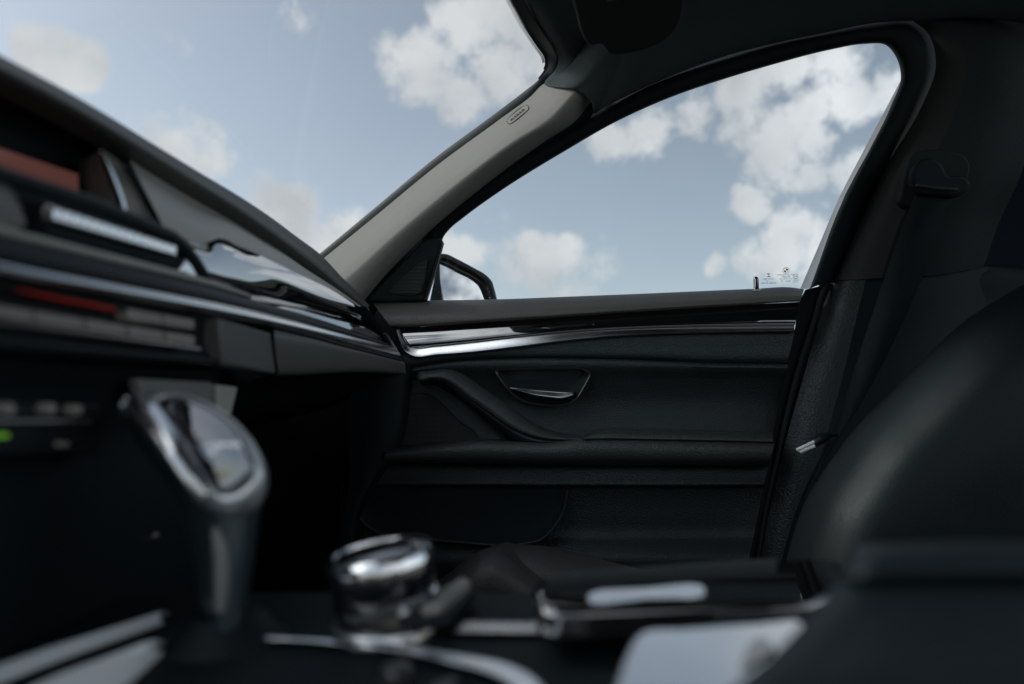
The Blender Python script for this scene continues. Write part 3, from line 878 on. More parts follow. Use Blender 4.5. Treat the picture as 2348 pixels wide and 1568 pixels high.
# display recess
rows = [XX([(-400, 60), (-200, 130), (0, 215), (124, 268), (240, 322), (300, 350)], -.405), XX([(-400, 140), (-200, 215), (0, 290), (100, 335), (185, 365), (285, 392)], -.43), XX([(-400, 260), (-200, 320), (0, 385), (100, 415), (185, 446), (300, 500)], -.43)]
hd = part("display_hood", loft(rows, n=50, m=4), "soft_black", db)
scr = XX([(-300, 238), (0, 339), (100, 372), (180, 399), (182, 444), (100, 420), (0, 388), (-300, 300)], -.415)
part("display_screen", plate(scr, XB * .006), "screen", db, bevel=.001)
rows = [XX([(182, 372), (184, 410), (188, 452)], -.43), XX([(212, 355), (222, 410), (232, 470)], -.39), XX([(238, 346), (262, 415), (284, 488)], -.360)]
part("display_cheek", loft(rows, n=20, m=4), "grey", db)
bl_o = XX([(236, 345), (246, 365), (262, 395), (280, 438), (297, 490), (286, 490), (274, 448), (256, 400)], -.352)
part("display_blade", plate(bl_o, XB * .006), "silver", db, bevel=.001)
rows = [XX([(240, 348), (266, 405), (300, 495)], -.362), XX([(262, 362), (300, 430), (338, 512)], -.356), XX([(287, 386), (330, 452), (370, 520)], -.352)]
part("side_panel", loft(rows, n=20, m=4), "dash", db)
part("panel_gap", tube(XX([(286, 380), (312, 422), (345, 475), (376, 521)], -.349), .0022, n=20, seg=8), "soft_black", db)

# centre vent
vt = part("air_vent", loft([XX([(-400, 290), (0, 410), (180, 465), (350, 530), (440, 585), (470, 640)], -.352), XX([(-400, 400), (0, 525), (180, 570), (300, 600), (400, 625), (470, 645)], -.345)], n=60, m=3), "soft_black", db)
part("vent_bar", tube(XX([(-400, 272), (-200, 332), (0, 400), (180, 457), (300, 502), (356, 526), (405, 553), (438, 590), (462, 625), (474, 642)], -.322), [.0052] * 6 + [.006, .006, .0055, .005], n=90, seg=12), "plastic", vt)
for k in range(4):
    a, b = (-300, 335 + 24 * k), (330 + 18 * k, 535 + 17 * k)
    sl_ = XX([a, (0, 438 + 20 * k), b], -.338)
    part("vent_slat", tube(sl_, .0030, n=30, seg=8, flat=(Vector((0, 0, 1)), .45)), "plastic", vt)
hb_ = XX([(112, 500), (250, 545), (400, 578), (424, 588), (416, 620), (250, 580), (112, 545)], -.322)
tb = part("vent_tab", plate(hb_, XB * .02), "soft_black", vt, bevel=.003)
t0, t1 = PX(124, 489, -.316), PX(408, 576, -.316)
bm = bmesh.new()
nr = 15
for k in range(nr):
    p = t0.lerp(t1, k / nr)
    q2 = t0.lerp(t1, (k + .74) / nr)
    up_ = Vector((0, 0, 1))
    hh = .0042
    c4 = [p - up_ * hh, q2 - up_ * hh, q2 + up_ * hh, p + up_ * hh]
    plate(c4, Vector((-.006, 0, .003)), bm=bm)
bmb = plate([t0 - Vector((.0015, 0, .0038)), t1 - Vector((.0015, 0, .0038)), t1 + Vector((-.0015, 0, .0036)), t0 + Vector((-.0015, 0, .0036))], Vector((-.006, 0, 0)))
part("grip_base", bmb, "silver_dark", tb)
part("ridged_grip", bm, "chrome", tb, bevel=.0008)
part("reflection_wedge", plate(XX([(424, 590), (440, 606), (458, 640), (436, 634), (414, 622)], -.318), XB * .01), "silver", vt, bevel=.002)  # silver plate standing in for a reflection in the gloss panel
bm = loft([XX([(-80, 395), (-20, 408), (20, 430), (45, 470), (62, 520)], -.330), XX([(-80, 430), (-30, 440), (8, 458), (30, 488), (48, 522)], -.315), XX([(-80, 510), (-40, 515), (0, 520), (20, 524), (40, 530)], -.318)], n=24, m=4)
part("hazard_button", bm, "grey", vt)
# lower band of the vent and knee roll
vb_t = XX([(-400, 418), (0, 518), (250, 580), (475, 640), (560, 670)], -.318)
vb_b = XX([(-400, 440), (0, 540), (250, 600), (475, 655), (575, 684)], -.316)
part("vent_frame", strip(vb_t, vb_b, XB * .02, .004), "dash", db)
kr_t = XX([(-400, 440), (0, 541), (250, 601), (475, 657), (575, 686), (700, 722), (903, 792)], -.316)
kr_b = XX([(-400, 500), (0, 598), (250, 646), (475, 690), (575, 714), (700, 744), (903, 798)], -.304)
part("knee_roll", strip(kr_t, kr_b, XB * .02, .006), "plastic", db)
# gloss panels
gt = [(428, 548), (457, 560), (503, 547), (570, 574), (640, 607), (694, 633), (755, 662), (838, 716)]
gm = [(455, 590), (490, 590), (535, 590), (590, 612), (648, 642), (700, 668), (758, 695), (838, 724)]
gq = [(480, 642), (520, 656), (565, 668), (612, 680), (660, 690), (715, 703), (770, 718), (836, 737)]
gx_ = [(gt, [-.327] * 8),
       (mixp(gt, gm, .3), [-.3256, -.3256, -.3256, -.3258, -.3262, -.3264, -.3266, -.3268]),
       (gm, [-.3235, -.3235, -.3236, -.3242, -.3255, -.3262, -.3266, -.327]),
       (mixp(gm, gq, .5), [-.3230, -.3230, -.3232, -.3248, -.3278, -.3288, -.3292, -.329]),
       (mixp(gm, gq, .85), [-.3240, -.3240, -.3244, -.3268, -.3305, -.3312, -.331, -.3305]),
       (gq, [-.326, -.326, -.3264, -.3285, -.332, -.3328, -.3325, -.331])]
rows = [[PX(p[0], p[1], x) for p, x in zip(a, b)] for a, b in gx_]
part("gloss_panel", loft(rows, n=70, m=6), "gloss_dash", db)
ha = [(560, 671), (620, 684), (700, 702), (770, 722), (842, 742), (880, 765), (906, 790)]
hbb = [(575, 700), (630, 716), (710, 740), (780, 762), (840, 780), (880, 790), (908, 800)]
rows = [XX(ha, -.324), XX(mixp(ha, hbb, .3), -.316), XX(mixp(ha, hbb, .8), -.312), XX(hbb, -.310)]
part("gloss_ledge", loft(rows, n=60, m=4), "gloss_dash", db)
tr_t = XX([(-400, 505), (0, 600), (250, 648), (500, 695), (700, 741), (800, 768), (903, 796)], -.302)
tr_b = XX([(-400, 530), (0, 625), (250, 672), (500, 720), (700, 765), (800, 793), (924, 826)], -.300)
part("trim_strip", strip(tr_t, tr_b, XB * .012, .003, n=80), "silver", db, label="satin silver trim strip running the length of the dashboard")
part("strip_cap", plate(XX([(884, 764), (892, 768), (914, 806), (906, 806)], -.300), XB * .006), "silver", db, bevel=.001)
# end face of the dash towards the door
ef = [[(838, 702), (860, 730), (885, 762), (915, 800), (930, 835)], [(820, 690), (852, 712), (890, 745), (915, 775), (935, 812)]]
part("end_panel", loft([XX(ef[0], -.31), [p + Vector((-.09, .02, .0)) for p in XX(ef[0], -.31)]], n=20, m=3), "plastic", db)
# audio control unit
au = loft([XX([(-400, 515), (0, 620), (250, 668), (510, 722)], -.312), XX([(-400, 640), (0, 720), (250, 770), (510, 800)], -.316), XX([(-400, 740), (0, 780), (250, 805), (510, 826)], -.310), XX([(-400, 790), (0, 815), (250, 828), (512, 838)], -.318)], n=50, m=4)
cu_ = part("control_unit", au, "plastic", db)
part("slot_light", tube(XX([(40, 664), (120, 682), (200, 697), (262, 710)], -.305), [.0006, .0010, .0012, .0012], n=20, seg=8), "red", cu_)
part("slot_lip", strip(XX([(-400, 545), (0, 650), (140, 678), (290, 704)], -.307), XX([(-400, 555), (0, 660), (140, 687), (290, 712)], -.306), XB * .01, .001), "plastic", cu_)
seps = [-230, -60, 81, 197, 295, 380, 452]
def lt(x):
    return 699 + (770 - 699) * x / 451
def lb_(x):
    return 727 + (794 - 727) * x / 451
first = None
for a, b in zip(seps, seps[1:]):
    o4 = XX([(a + 4, lt(a) + 1), (b - 4, lt(b)), (b - 4, lb_(b)), (a + 4, lb_(a))], -.303)
    part("preset_button", plate(o4, XB * .012), "button", cu_, bevel=.0015)
for a, b in ((295, 375), (378, 448)):
    o4 = XX([(a + 2, 707 + (a - 295) * .17), (b - 1, 707 + (b - 295) * .17), (b - 1, 735 + (b - 295) * .14), (a + 2, 735 + (a - 295) * .14)], -.303)
    part("rocker_button", plate(o4, XB * .012), "button", cu_, bevel=.0015)
part("chrome_line", tube(XX([(-400, 700), (0, 738), (230, 769), (457, 801)], -.302), .0014, n=40, seg=8), "silver_dark", cu_)
ls = strip(XX([(-400, 775), (0, 772), (250, 796), (508, 824)], -.306), XX([(-400, 800), (0, 798), (250, 818), (512, 838)], -.306), XB * .015, .002)
part("unit_lip", ls, "plastic", cu_)
part("lower_backing", loft([XX([(480, 690), (700, 735), (850, 775), (935, 800)], -.325), XX([(480, 850), (700, 850), (850, 850), (940, 862)], -.325)], n=12, m=2), "soft_black", db)
# lids to the right
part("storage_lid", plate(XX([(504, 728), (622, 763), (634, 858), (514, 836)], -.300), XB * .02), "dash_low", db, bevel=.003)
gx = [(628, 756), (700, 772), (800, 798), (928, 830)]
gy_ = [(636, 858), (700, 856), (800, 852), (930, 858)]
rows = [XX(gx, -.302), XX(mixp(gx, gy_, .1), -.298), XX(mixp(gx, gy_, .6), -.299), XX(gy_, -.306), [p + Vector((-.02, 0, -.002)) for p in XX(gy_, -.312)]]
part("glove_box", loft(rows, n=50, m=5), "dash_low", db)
rows = [[p + Vector((-.006, 0, .002)) for p in XX(gy_, -.312)], [p + Vector((-.06, 0, -.02)) for p in XX(gy_, -.312)], [p + Vector((-.14, 0, -.06)) for p in XX(gy_, -.312)], [p + Vector((-.3, 0, -.10)) for p in XX(gy_, -.312)]]
part("underside_shade", loft(rows, n=50, m=5), "soft_black", db)  # underside of the glove box, blackened to paint the shade there
kk = [[(800, 835), (800, 900), (800, 1020), (800, 1110), (790, 1170), (780, 1320)], [(930, 835), (927, 900), (908, 1020), (862, 1100), (824, 1170), (815, 1320)]]
part("kick_panel", loft([YY(kk[0], 1.29), YY(mixp(kk[0], kk[1], .85), 1.29), YY(kk[1], 1.30), [p + BACK * .06 for p in YY(kk[1], 1.30)]], n=30, m=3), "soft_black", db)
# centre stack with climate panel
rows = [XX([(-500, 800), (0, 822), (250, 838), (505, 850)], -.325), XX([(-500, 900), (0, 900), (250, 900), (500, 905)], -.338), XX([(-500, 1150), (0, 1150), (250, 1150), (480, 1150)], -.33), XX([(-500, 1600), (0, 1550), (250, 1500), (480, 1480)], -.33)]
part("centre_stack", loft(rows, n=40, m=4), "soft_black", db)
part("stack_side", loft([XX([(500, 850), (495, 1000), (480, 1500)], -.33), [p + Vector((-.3, .02, 0)) for p in XX([(500, 850), (495, 1000), (480, 1500)], -.33)]], n=10, m=2), "soft_black", db)
part("stack_bezel", plate(XX([(320, 868), (488, 876), (490, 930), (330, 930)], -.315), XB * .01), "grey", db, bevel=.002)
part("stack_flank", plate(XX([(499, 881), (546, 887), (531, 952), (499, 950)], -.325), XB * .01), "dash", db, bevel=.002)
cp = part("climate_panel", plate(XX([(-400, 925), (232, 925), (236, 1040), (-400, 1052)], -.318), XB * .015), "plastic", db, bevel=.002)
part("climate_line", tube(XX([(-400, 967), (0, 967), (206, 966)], -.314), .0012, n=20, seg=8), "silver_dark", cp)
for x, y in ((106, 937), (168, 940), (10, 938)):
    c = PX(x, y, -.314)
    part("climate_button", lathe([(.0036, -.004), (.0036, .003), (.003, .0042), (.0005, .0045)], c, rot=Matrix.Rotation(math.radians(90), 3, "Y"), seg=20), "button", cp)
part("green_lamp", plate(XX([(-12, 993), (20, 993), (21, 1004), (-12, 1004)], -.3165), XB * .002), "green", cp)
part("climate_symbol", plate(XX([(130, 1011), (158, 1012), (156, 1024), (130, 1024)], -.3165), XB * .002), "button", cp)

# ------------------------------------------------------------------ centre console
cc = thing("centre_console", Vector((.1, .42, .7)), "black centre console with curved silver edges in the blurred foreground", "console", kind="thing")
zt = .858
rows = []
for y_, z_ in ((.16, .62), (.20, .79), (.24, .835), (.32, .852), (.45, .857), (.56, .855), (.60, .835), (.63, .80), (.64, .55)):
    rows.append([Vector((-.36, y_ - .03, z_)), Vector((-.2, y_ - .01, z_)), Vector((0, y_ + .0, z_)), Vector((.2, y_ + .0, z_)), Vector((.6, y_, z_)), Vector((1.0, y_, z_))])
part("console_body", loft(rows, n=40, m=4), "soft_black", cc)
zc = -.138
part("edge_strip", strip(ZZ([(-250, 1600), (0, 1523), (120, 1483), (250, 1442), (366, 1404)], zc + .0042), ZZ([(-250, 1650), (0, 1556), (120, 1510), (250, 1465), (370, 1424)], zc), Vector((0, .012, -.004)), .0005), "pale_satin", cc, label="silver strip left of the gear selector")
part("edge_strip", strip(ZZ([(60, 1580), (131, 1548), (250, 1505), (352, 1472)], zc + .0064), ZZ([(170, 1640), (240, 1590), (300, 1540), (356, 1490)], zc), Vector((0, .012, -.004)), .0005), "pale_satin", cc, label="wide silver wedge nearest the camera on the left")
part("edge_strip", strip(ZZ([(560, 1455), (700, 1461), (846, 1470), (1017, 1494), (1168, 1522), (1235, 1560), (1270, 1640)], zc + .0008), ZZ([(560, 1461), (700, 1469), (846, 1484), (1017, 1516), (1150, 1556), (1195, 1590), (1215, 1650)], zc), Vector((0, .012, -.004)), .0005), "silver", cc, label="long curved silver strip right of the gear selector")
part("tray_rim", strip(ZZ([(938, 1424), (1100, 1424), (1308, 1424), (1500, 1414), (1700, 1402), (1850, 1392)], -.1380), ZZ([(942, 1446), (1100, 1450), (1308, 1450), (1500, 1440), (1700, 1420), (1850, 1405)], -.1392), Vector((0, .012, -.004)), .0005), "silver_dark", cc)
lid = closed_crv(ZZ([(1236, 1330), (1300, 1320), (1500, 1304), (1755, 1285), (1900, 1280), (1860, 1378), (1700, 1384), (1400, 1394), (1240, 1394), (1228, 1370)], -.112), 3)
cl = part("storage_cover", plate(lid, Vector((0, 0, -.018))), "gloss", cc, bevel=.004, seg=3)
part("cover_reflection_plate", plate(closed_crv(ZZ([(1351, 1360, -.1084), (1480, 1348, -.1082), (1606, 1340, -.1080), (1613, 1364, -.1094), (1480, 1372, -.1096), (1354, 1382, -.1098)], 0), 3), Vector((0, 0, -.001))), "silver", cl)  # silver plate painting a bright reflection onto the gloss cover
part("cover_rim", strip(ZZ([(1228, 1378), (1400, 1378), (1700, 1368), (1845, 1362)], -.1135), ZZ([(1232, 1400), (1400, 1398), (1700, 1388), (1845, 1382)], -.118), Vector((0, .01, -.004)), .001), "silver_dark", cl)
part("far_rail", strip(ZZ([(1246, 1322), (1500, 1302), (1700, 1288), (1780, 1284)], -.109), ZZ([(1250, 1334), (1500, 1314), (1700, 1300), (1780, 1296)], -.109), Vector((0, 0, -.01)), .002), "plastic", cl)
bw = closed_crv([PZ(x, y, -.106 - (y - 1430) * .000026) for x, y in [(1461, 1452), (1475, 1444), (1560, 1439), (1640, 1433), (1740, 1427), (1835, 1421), (1850, 1432), (1825, 1470), (1770, 1520), (1720, 1560), (1680, 1620), (1640, 1680), (1500, 1680), (1375, 1680), (1395, 1620), (1412, 1560), (1437, 1490)]], 3)
part("gloss_tray", plate(bw, Vector((0, 0, -.045))), "silver", cc, bevel=.004, seg=3)
part("tray_dark_patch", plate(closed_crv([PZ(x, y, -.1052 - (y - 1430) * .000026) for x, y in [(1705, 1500), (1752, 1462), (1768, 1470), (1735, 1515), (1700, 1535)]], 3), Vector((0, 0, -.002))), "silver_dark", cc)  # darker plate laid on the tray
for x, y, r in ((911, 1556, .0095),):
    c = PZ(x, y, -.142)
    part("console_button", lathe([(r, -.006), (r, .004), (r * .8, .0065), (.0005, .007)], c, seg=24), "bezel", cc)
part("console_switch", plate(ZZ([(990, 1560), (1040, 1545), (1060, 1552), (1000, 1600), (970, 1600)], -.14), Vector((0, 0, -.008))), "bezel", cc, bevel=.002)
for q4 in ([(315, 1384), (362, 1378), (364, 1396), (316, 1402)], [(320, 1232), (357, 1222), (357, 1232), (322, 1242)], [(205, 1277), (250, 1270), (252, 1278), (206, 1286)]):
    part("clip_and_glint_plate", plate([PY(x, y, .50) for x, y in q4], BACK * .004), "silver_dark", cc, bevel=.001)  # first plate is a block; the others are highlights put in as metal

# ------------------------------------------------------------------ gear selector
gs = thing("gear_selector", PY(510, 1440, .42), "short gear selector lever with a gloss black cap framed in silver", "gear lever")
GY = .42
def gy(y):
    lo = min(1.0, max(0.0, (1140 - y) / 122))
    up = max(0.0, (1022 - y) / 115)
    up = up * up / (up + .06)
    return GY - .021 + .0040 * lo + .0350 * up


lf = [(277, 932), (283, 958), (316, 1020), (367, 1083), (404, 1144), (424, 1217), (444, 1301), (456, 1401), (462, 1460)]
rt = [(470, 922), (546, 970), (594, 1034), (612, 1086), (604, 1135), (594, 1191), (584, 1270), (572, 1364), (566, 1460)]
rows = []
for k, (fx_, dy) in enumerate(((0, .022), (.06, .006), (.25, -.012), (.5, -.019), (.75, -.014), (.94, .004), (1, .022), (.75, .040), (.25, .040))):
    rows.append([PY(a[0] + (b[0] - a[0]) * fx_, a[1] + (b[1] - a[1]) * fx_, gy((a[1] + b[1]) / 2) + .026 + dy) for a, b in zip(lf, rt)])
bm = loft(rows, n=50, m=4, wrap=True)
part("lever_body", bm, "lever", gs)
# head
cap = [(290, 906), (340, 901), (400, 901), (472, 922), (540, 966), (590, 1030), (612, 1086), (607, 1130), (584, 1166), (522, 1184), (446, 1146), (400, 1082), (350, 1016), (300, 948)]
tp = [(362, 918), (405, 909), (466, 929), (530, 972), (570, 1036), (580, 1080), (560, 1110), (508, 1132), (476, 1098), (432, 1024), (394, 966)]


def polar(pts, c, n=72):
    """n points of a closed outline at even angles about c (outline star-shaped about c)."""
    dense = closed_crv([Vector((x, y, 0)) for x, y in pts], 12)
    an = sorted(((math.atan2(p.y - c[1], p.x - c[0]), p) for p in dense), key=lambda q: q[0])
    out = []
    for k in range(n):
        a = -math.pi + 2 * math.pi * k / n
        best = min(an, key=lambda q: abs((q[0] - a + math.pi) % (2 * math.pi) - math.pi))
        out.append((best[1].x, best[1].y))
    return out


cc_px = (470, 1015)
po, pi_ = polar(cap, cc_px), polar(tp, cc_px)


def ringp(pts, off):
    r = [PY(x, y, gy(y) + off) for x, y in pts]
    return r + [r[0]]


bm = loft([ringp(po, .030), ringp(po, .010), ringp(mixp(po, pi_, .25), .0015), ringp(mixp(po, pi_, .6), -.0015), ringp(mixp(po, pi_, .9), -.0008), ringp(pi_, .0015)], n=72, m=4)
part("cap_frame", bm, "satin_grey", gs)


def scaled(f):
    return [(cc_px[0] + (x - cc_px[0]) * f, cc_px[1] + (y - cc_px[1]) * f) for x, y in pi_]


bm = loft([ringp(pi_, .002), ringp(scaled(.96), -.0004), ringp(scaled(.75), -.0013), ringp(scaled(.4), -.0021), ringp(scaled(.01), -.0024)], n=72, m=4)
part("gloss_cap", bm, "black_chrome", gs)
part("side_bar", tube([PY(x, y, gy(y) + .0015) for x, y in ((312, 915), (350, 965), (400, 1040), (440, 1098), (478, 1136))], [.006, .0085, .0085, .008, .005], n=30, seg=12), "silver", gs)
part("release_button", tube([PY(x, y, gy(y) + .004) for x, y in ((284, 950), (278, 934), (284, 922), (302, 913))], .003, n=20, seg=10), "chrome", gs)
part("painted_lever_glint", tube([PY(x, y, GY - .014) for x, y in ((492, 1210), (505, 1260), (508, 1320), (505, 1400))], [.002, .0042, .0042, .003], n=20, seg=12), "grey", gs)  # grey ridge painting the window's glint down the stem
part("boot", lathe([(.042, -.02), (.040, -.004), (.030, .006), (.022, .014)], PY(515, 1455, GY + .01), seg=32), "leather_soft", gs)

# ------------------------------------------------------------------ rotary controller
kd = thing("control_dial", PY(880, 1432, .45), "round silver ringed control dial standing on the console right of the gear lever", "dial")
kc = PY(882, 1350, .455)
rk = Matrix.Rotation(math.radians(-8), 3, "Y") @ Matrix.Rotation(math.radians(4), 3, "X")
part("dial_body", lathe([(.0325, -.030), (.0325, -.012), (.0315, -.009), (.0315, -.003), (.0335, .000), (.0345, .010), (.0348, .016), (.034, .018)], kc, rk, 48), "dial", kd)
part("top_ring", lathe([(.0335, .0165), (.0358, .018), (.0355, .0225), (.033, .0262), (.030, .0262), (.0295, .023)], kc, rk, 48), "chrome", kd)
part("dial_top", lathe([(.0298, .020), (.0296, .0245), (.026, .0262), (.012, .0268), (.001, .0269)], kc, rk, 48), "gloss", kd)
part("waist_ring", lathe([(.0310, -.0095), (.0340, -.0085), (.0340, -.0040), (.031, -.0030)], kc, rk, 48), "chrome", kd)
part("foot_ring", lathe([(.0375, -.034), (.0375, -.0245), (.0360, -.0195), (.0325, -.0185)], kc, Matrix.Identity(3), 48), "silver", kd)
part("function_key", plate(ZZ([(900, 1372), (985, 1362), (1060, 1320), (1080, 1330), (1010, 1385), (905, 1392)], -.122), Vector((0, 0, -.008))), "button", kd, bevel=.002)
part("function_key", plate(ZZ([(905, 1400), (1012, 1392), (1075, 1345), (1090, 1352), (1030, 1410), (910, 1418)], -.128), Vector((0, 0, -.008))), "plastic", kd, bevel=.002)

# ------------------------------------------------------------------ centre armrest
ar = thing("armrest_box", PY(2100, 1568, .36), "smooth black leather centre armrest filling the blurred lower right corner", "armrest")
def arow(y, d, z=0.0):
    ks = [(1200, 1990), (1250, 1964), (1290, 1942), (1338, 1914), (1440, 1836), (1570, 1690), (1760, 1450)]
    x = ks[-1][1]
    for a, b in zip(ks, ks[1:]):
        if a[0] <= y <= b[0]:
            x = a[1] + (b[1] - a[1]) * (y - a[0]) / (b[0] - a[0])
            break
    return [PY(x + o, y - dy_, d - .085 + e) + Vector((0, 0, z)) for o, e, dy_ in ((0, .040, 0), (8, .016, 2), (40, .003, 4), (180, 0, 8), (420, 0, 10), (760, 0, 10))]


rows = [[EYE + (p - EYE) * 1.28 + Vector((0, 0, -.006)) for p in arow(1252, .40)], arow(1252, .40), arow(1262, .378), arow(1290, .362), arow(1325, .358), arow(1342, .364)]
part("armrest_lid", loft(rows, n=50, m=5), "leather_soft", ar)
rows = [arow(1341, .366), arow(1352, .360), arow(1400, .345), arow(1480, .325), arow(1570, .305), arow(1760, .28)]
part("box_body", loft(rows, n=50, m=6), "leather_soft", ar)

# ------------------------------------------------------------------ rear door with dark glass
rd = thing("rear_door", PY(2300, 640, 1.36), "dark rear door with tinted glass behind the door pillar at the right edge", "door", kind="thing")
bm = bmesh.new()
bm.faces.new([bm.verts.new(p) for p in YY([(2150, 660, 1.425), (2230, 400, 1.34), (2290, 200, 1.26), (2900, 170, 1.25), (2900, 680, 1.43), (2347, 660, 1.425)], 0)])
part("tinted_pane", bm, "tint", rd, smooth=False)
rows = [YY([(2225, 610), (2300, 606), (2400, 615), (2900, 640)], 1.392), YY([(2225, 618), (2300, 616), (2400, 627), (2900, 655)], 1.372), YY([(2225, 700), (2300, 700), (2400, 705), (2900, 720)], 1.37), YY([(2225, 1300), (2300, 1300), (2400, 1300), (2900, 1300)], 1.36)]
part("rear_panel", loft(rows, n=20, m=5), "soft_black", rd)

# ------------------------------------------------------------------ floor pan and bulkhead: the shell around the footwell
fl = bmesh.new()
def quad(*p):
    fl.faces.new([fl.verts.new(Vector(v)) for v in p])
quad((-1.0, -.8, .48), (2.2, -.8, .48), (2.2, 1.44, .48), (-1.0, 1.44, .48))
quad((-.95, -.8, .48), (-.95, 1.44, .48), (-.85, 1.44, 1.15), (-.85, -.8, 1.15))
quad((-1.0, 1.44, .48), (2.2, 1.44, .48), (2.2, 1.44, 1.14), (-1.0, 1.44, 1.14))
quad((-1.0, -.8, 1.16), (-1.0, 1.44, 1.16), (-.72, 1.44, 1.09), (-.72, -.8, 1.09))
o = part("floor", fl, "carpet", None, smooth=False)
o["kind"] = "structure"
o["label"] = "black carpet of the dark footwell under the dashboard"
o["category"] = "floor"

# ------------------------------------------------------------------ sky and sun
SUN_EL = math.radians(42)
wd = bpy.data.worlds.new("World")
sc.world = wd
wd.use_nodes = True
N, L = wd.node_tree.nodes, wd.node_tree.links
bg = N["Background"]
sky = N.new("ShaderNodeTexSky")
sky.sky_type = "NISHITA"
sky.sun_disc = False
sky.sun_elevation = SUN_EL
tc = N.new("ShaderNodeTexCoord")


def mth(op, a, b=None, c=None, clamp=False):
    n = N.new("ShaderNodeMath")
    n.operation = op
    n.use_clamp = clamp
    for i, v in enumerate((a, b, c)):
        if v is None:
            continue
        if isinstance(v, (int, float)):
            n.inputs[i].default_value = v
        else:
            L.new(v, n.inputs[i])
    return n.outputs[0]


clouds = [(120, 120, 100, 1.25), (185, 150, 85, 1.2), (70, 105, 75, 1.1), (335, 222, 60, .42), (412, 255, 60, .38), (352, 300, 85, .55), (405, 322, 80, .52), (470, 345, 85, .6),
          (1080, 70, 130, 1), (1000, 150, 110, 1), (1150, 150, 120, 1), (1070, 225, 90, 1), (935, 168, 90, .62), (1190, 40, 130, 1), (1110, 300, 60, .5), (1260, 120, 90, .9),
          (700, 500, 90, 1.15), (640, 480, 75, 1), (770, 545, 105, 1.15), (600, 448, 70, .5), (700, 560, 90, 1), (860, 560, 80, .8),
          (1390, 320, 90, .95), (1490, 290, 100, 1), (1590, 260, 90, .9), (1690, 200, 100, 1), (1800, 160, 110, 1), (1910, 160, 120, 1), (1960, 230, 95, 1), (1860, 230, 90, .9), (2040, 200, 90, .9),
          (1700, 300, 90, 1), (1790, 300, 110, 1), (1780, 380, 110, 1), (1860, 330, 80, 1), (1850, 410, 80, .9), (1715, 470, 75, 1), (1960, 380, 75, .9), (1930, 400, 60, .8),
          (1800, 565, 110, 1), (1720, 595, 85, 1), (1645, 605, 55, .8), (1850, 530, 85, 1), (1840, 480, 75, .65), (1890, 600, 100, 1),
          (1230, 590, 100, .9), (1300, 585, 85, .9), (1170, 610, 90, .8), (1385, 590, 75, .5), (1060, 590, 90, .9), (1130, 500, 60, .40), (1110, 540, 60, .36),
          (870, 110, 60, .36), (690, 25, 90, .32), (395, 105, 50, .34), (10, 40, 60, .5), (1270, 670, 120, .5)]
field = 0.0
for px, py, r, w_ in clouds:
    d = ray(px, py).normalized()
    cosb = max(.6, FWD.dot(d))
    k_ = 2 / (r * (.97 if px < 1300 else .84) / F * cosb) ** 2
    vm = N.new("ShaderNodeVectorMath")
    vm.operation = "DOT_PRODUCT"
    L.new(tc.outputs["Generated"], vm.inputs[0])
    vm.inputs[1].default_value = d * (k_ * w_)
    field = mth("MAXIMUM", field, mth("ADD", vm.outputs["Value"], w_ * (1 - k_)))
field = mth("MINIMUM", field, 1.0)
# broken cumulus over the rest of the sky (behind and beside the camera)
sx = N.new("ShaderNodeSeparateXYZ")
L.new(tc.outputs["Generated"], sx.inputs[0])
rest = N.new("ShaderNodeMapRange")
rest.inputs[1].default_value = .35
rest.inputs[2].default_value = -.1
rest.inputs[3].default_value = 0
rest.inputs[4].default_value = .85
L.new(sx.outputs[1], rest.inputs[0])
n0 = N.new("ShaderNodeTexNoise")
n0.inputs["Scale"].default_value = 2.2
n0.inputs["Detail"].default_value = 2
L.new(tc.outputs["Generated"], n0.inputs["Vector"])
sdir = Vector((-math.cos(SUN_EL) * .99, math.cos(SUN_EL) * .14, math.sin(SUN_EL))).normalized()
gdot = N.new("ShaderNodeVectorMath")
gdot.operation = "DOT_PRODUCT"
L.new(tc.outputs["Generated"], gdot.inputs[0])
gdot.inputs[1].default_value = Vector((-.64, -.52, .56)).normalized()
fill_glow = N.new("ShaderNodeMapRange")  # bright sky patch added out of view to light the door
fill_glow.interpolation_type = "SMOOTHSTEP"
fill_glow.inputs[1].default_value = .70
fill_glow.inputs[2].default_value = 1.0
L.new(gdot.outputs["Value"], fill_glow.inputs[0])
restf = mth("MULTIPLY", mth("MAXIMUM", rest.outputs[0], fill_glow.outputs[0]), mth("MULTIPLY_ADD", n0.outputs["Fac"], 2.6, -.75, clamp=True))
field = mth("MAXIMUM", field, restf)
n1 = N.new("ShaderNodeTexNoise")
n1.inputs["Scale"].default_value = 14
n1.inputs["Detail"].default_value = 8
n1.inputs["Roughness"].default_value = .66
L.new(tc.outputs["Generated"], n1.inputs["Vector"])
dens = mth("ADD", mth("MULTIPLY", field, 1.0), mth("MULTIPLY_ADD", n1.outputs["Fac"], 2.9, -1.45))
cm = N.new("ShaderNodeMapRange")
cm.interpolation_type = "SMOOTHSTEP"
cm.inputs[1].default_value = .18
cm.inputs[2].default_value = .88
L.new(dens, cm.inputs[0])
gate = mth("MULTIPLY", cm.outputs[0], mth("MULTIPLY", field, 6.0, clamp=True))
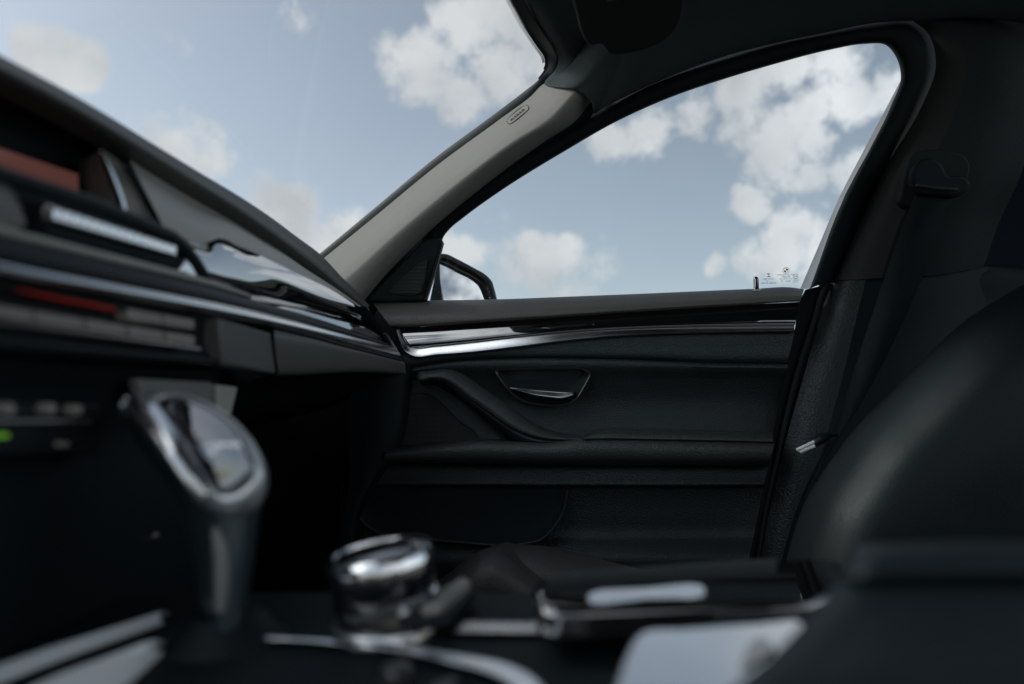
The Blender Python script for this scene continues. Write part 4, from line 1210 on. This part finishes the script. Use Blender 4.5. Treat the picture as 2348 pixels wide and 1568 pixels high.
# cloud shade
n2 = N.new("ShaderNodeTexNoise")
n2.inputs["Scale"].default_value = 7
n2.inputs["Detail"].default_value = 5
n2.inputs["Roughness"].default_value = .55
ofs = N.new("ShaderNodeVectorMath")
ofs.operation = "ADD"
ofs.inputs[1].default_value = (3.1, 1.7, .9)
L.new(tc.outputs["Generated"], ofs.inputs[0])
L.new(ofs.outputs[0], n2.inputs["Vector"])
shade = N.new("ShaderNodeMapRange")
shade.inputs[1].default_value = .33
shade.inputs[2].default_value = .62
L.new(n2.outputs["Fac"], shade.inputs[0])
ccol = N.new("ShaderNodeMix")
ccol.data_type = "RGBA"
ccol.inputs[6].default_value = (5.2, 5.5, 5.8, 1)
ccol.inputs[7].default_value = (7.3, 7.5, 7.7, 1)
L.new(shade.outputs[0], ccol.inputs[0])
hs = N.new("ShaderNodeHueSaturation")
hs.inputs["Saturation"].default_value = .62
hs.inputs["Value"].default_value = 1.3
L.new(sky.outputs[0], hs.inputs["Color"])
mixc = N.new("ShaderNodeMix")
mixc.data_type = "RGBA"
L.new(gate, mixc.inputs[0])
tn_ = N.new("ShaderNodeMix")
tn_.data_type = "RGBA"
tn_.blend_type = "MULTIPLY"
tn_.inputs[0].default_value = 1
tn_.inputs[7].default_value = (1.0, 1.015, .97, 1)
L.new(hs.outputs[0], tn_.inputs[6])
L.new(tn_.outputs[2], mixc.inputs[6])
bright = N.new("ShaderNodeVectorMath")
bright.operation = "SCALE"
L.new(ccol.outputs[2], bright.inputs[0])
L.new(mth("ADD", mth("MULTIPLY_ADD", rest.outputs[0], -.45, 1.0), mth("ADD", mth("MULTIPLY", fill_glow.outputs[0], 3.2), mth("MULTIPLY", mth("MULTIPLY_ADD", sx.outputs[0], 1.5, -.35, clamp=True), 1.3))), bright.inputs["Scale"])  # unseen clouds brightened ahead and behind to light door and dash
L.new(bright.outputs[0], mixc.inputs[7])
L.new(mixc.outputs[2], bg.inputs["Color"])
bg.inputs["Strength"].default_value = .1

sun_d = bpy.data.lights.new("sun", "SUN")
sun_d.energy = 2.3
sun_d.angle = math.radians(15)
sun_d.color = (1.0, .95, .88)
sun = bpy.data.objects.new("sun", sun_d)
COL.objects.link(sun)
# direction the light comes FROM: ahead of the car, through the windscreen, softened by thin cloud
sun.rotation_euler = sdir.to_track_quat("Z", "Y").to_euler()
sky.sun_rotation = math.atan2(sdir.x, sdir.y)

sc.view_settings.view_transform = "Standard"
sc.view_settings.look = "None"
sc.view_settings.exposure = 0
sc.view_settings.gamma = 1
sc.render.engine = "CYCLES"
sc.cycles.use_denoising = True
sc.cycles.max_bounces = 6
sc.cycles.diffuse_bounces = 3
sc.cycles.glossy_bounces = 3
wd.cycles.sampling_method = "MANUAL"
wd.cycles.sample_map_resolution = 512
sc.cycles.transparent_max_bounces = 12
for ob in list(sc.objects):
    if "base" in ob:
        del ob["base"]
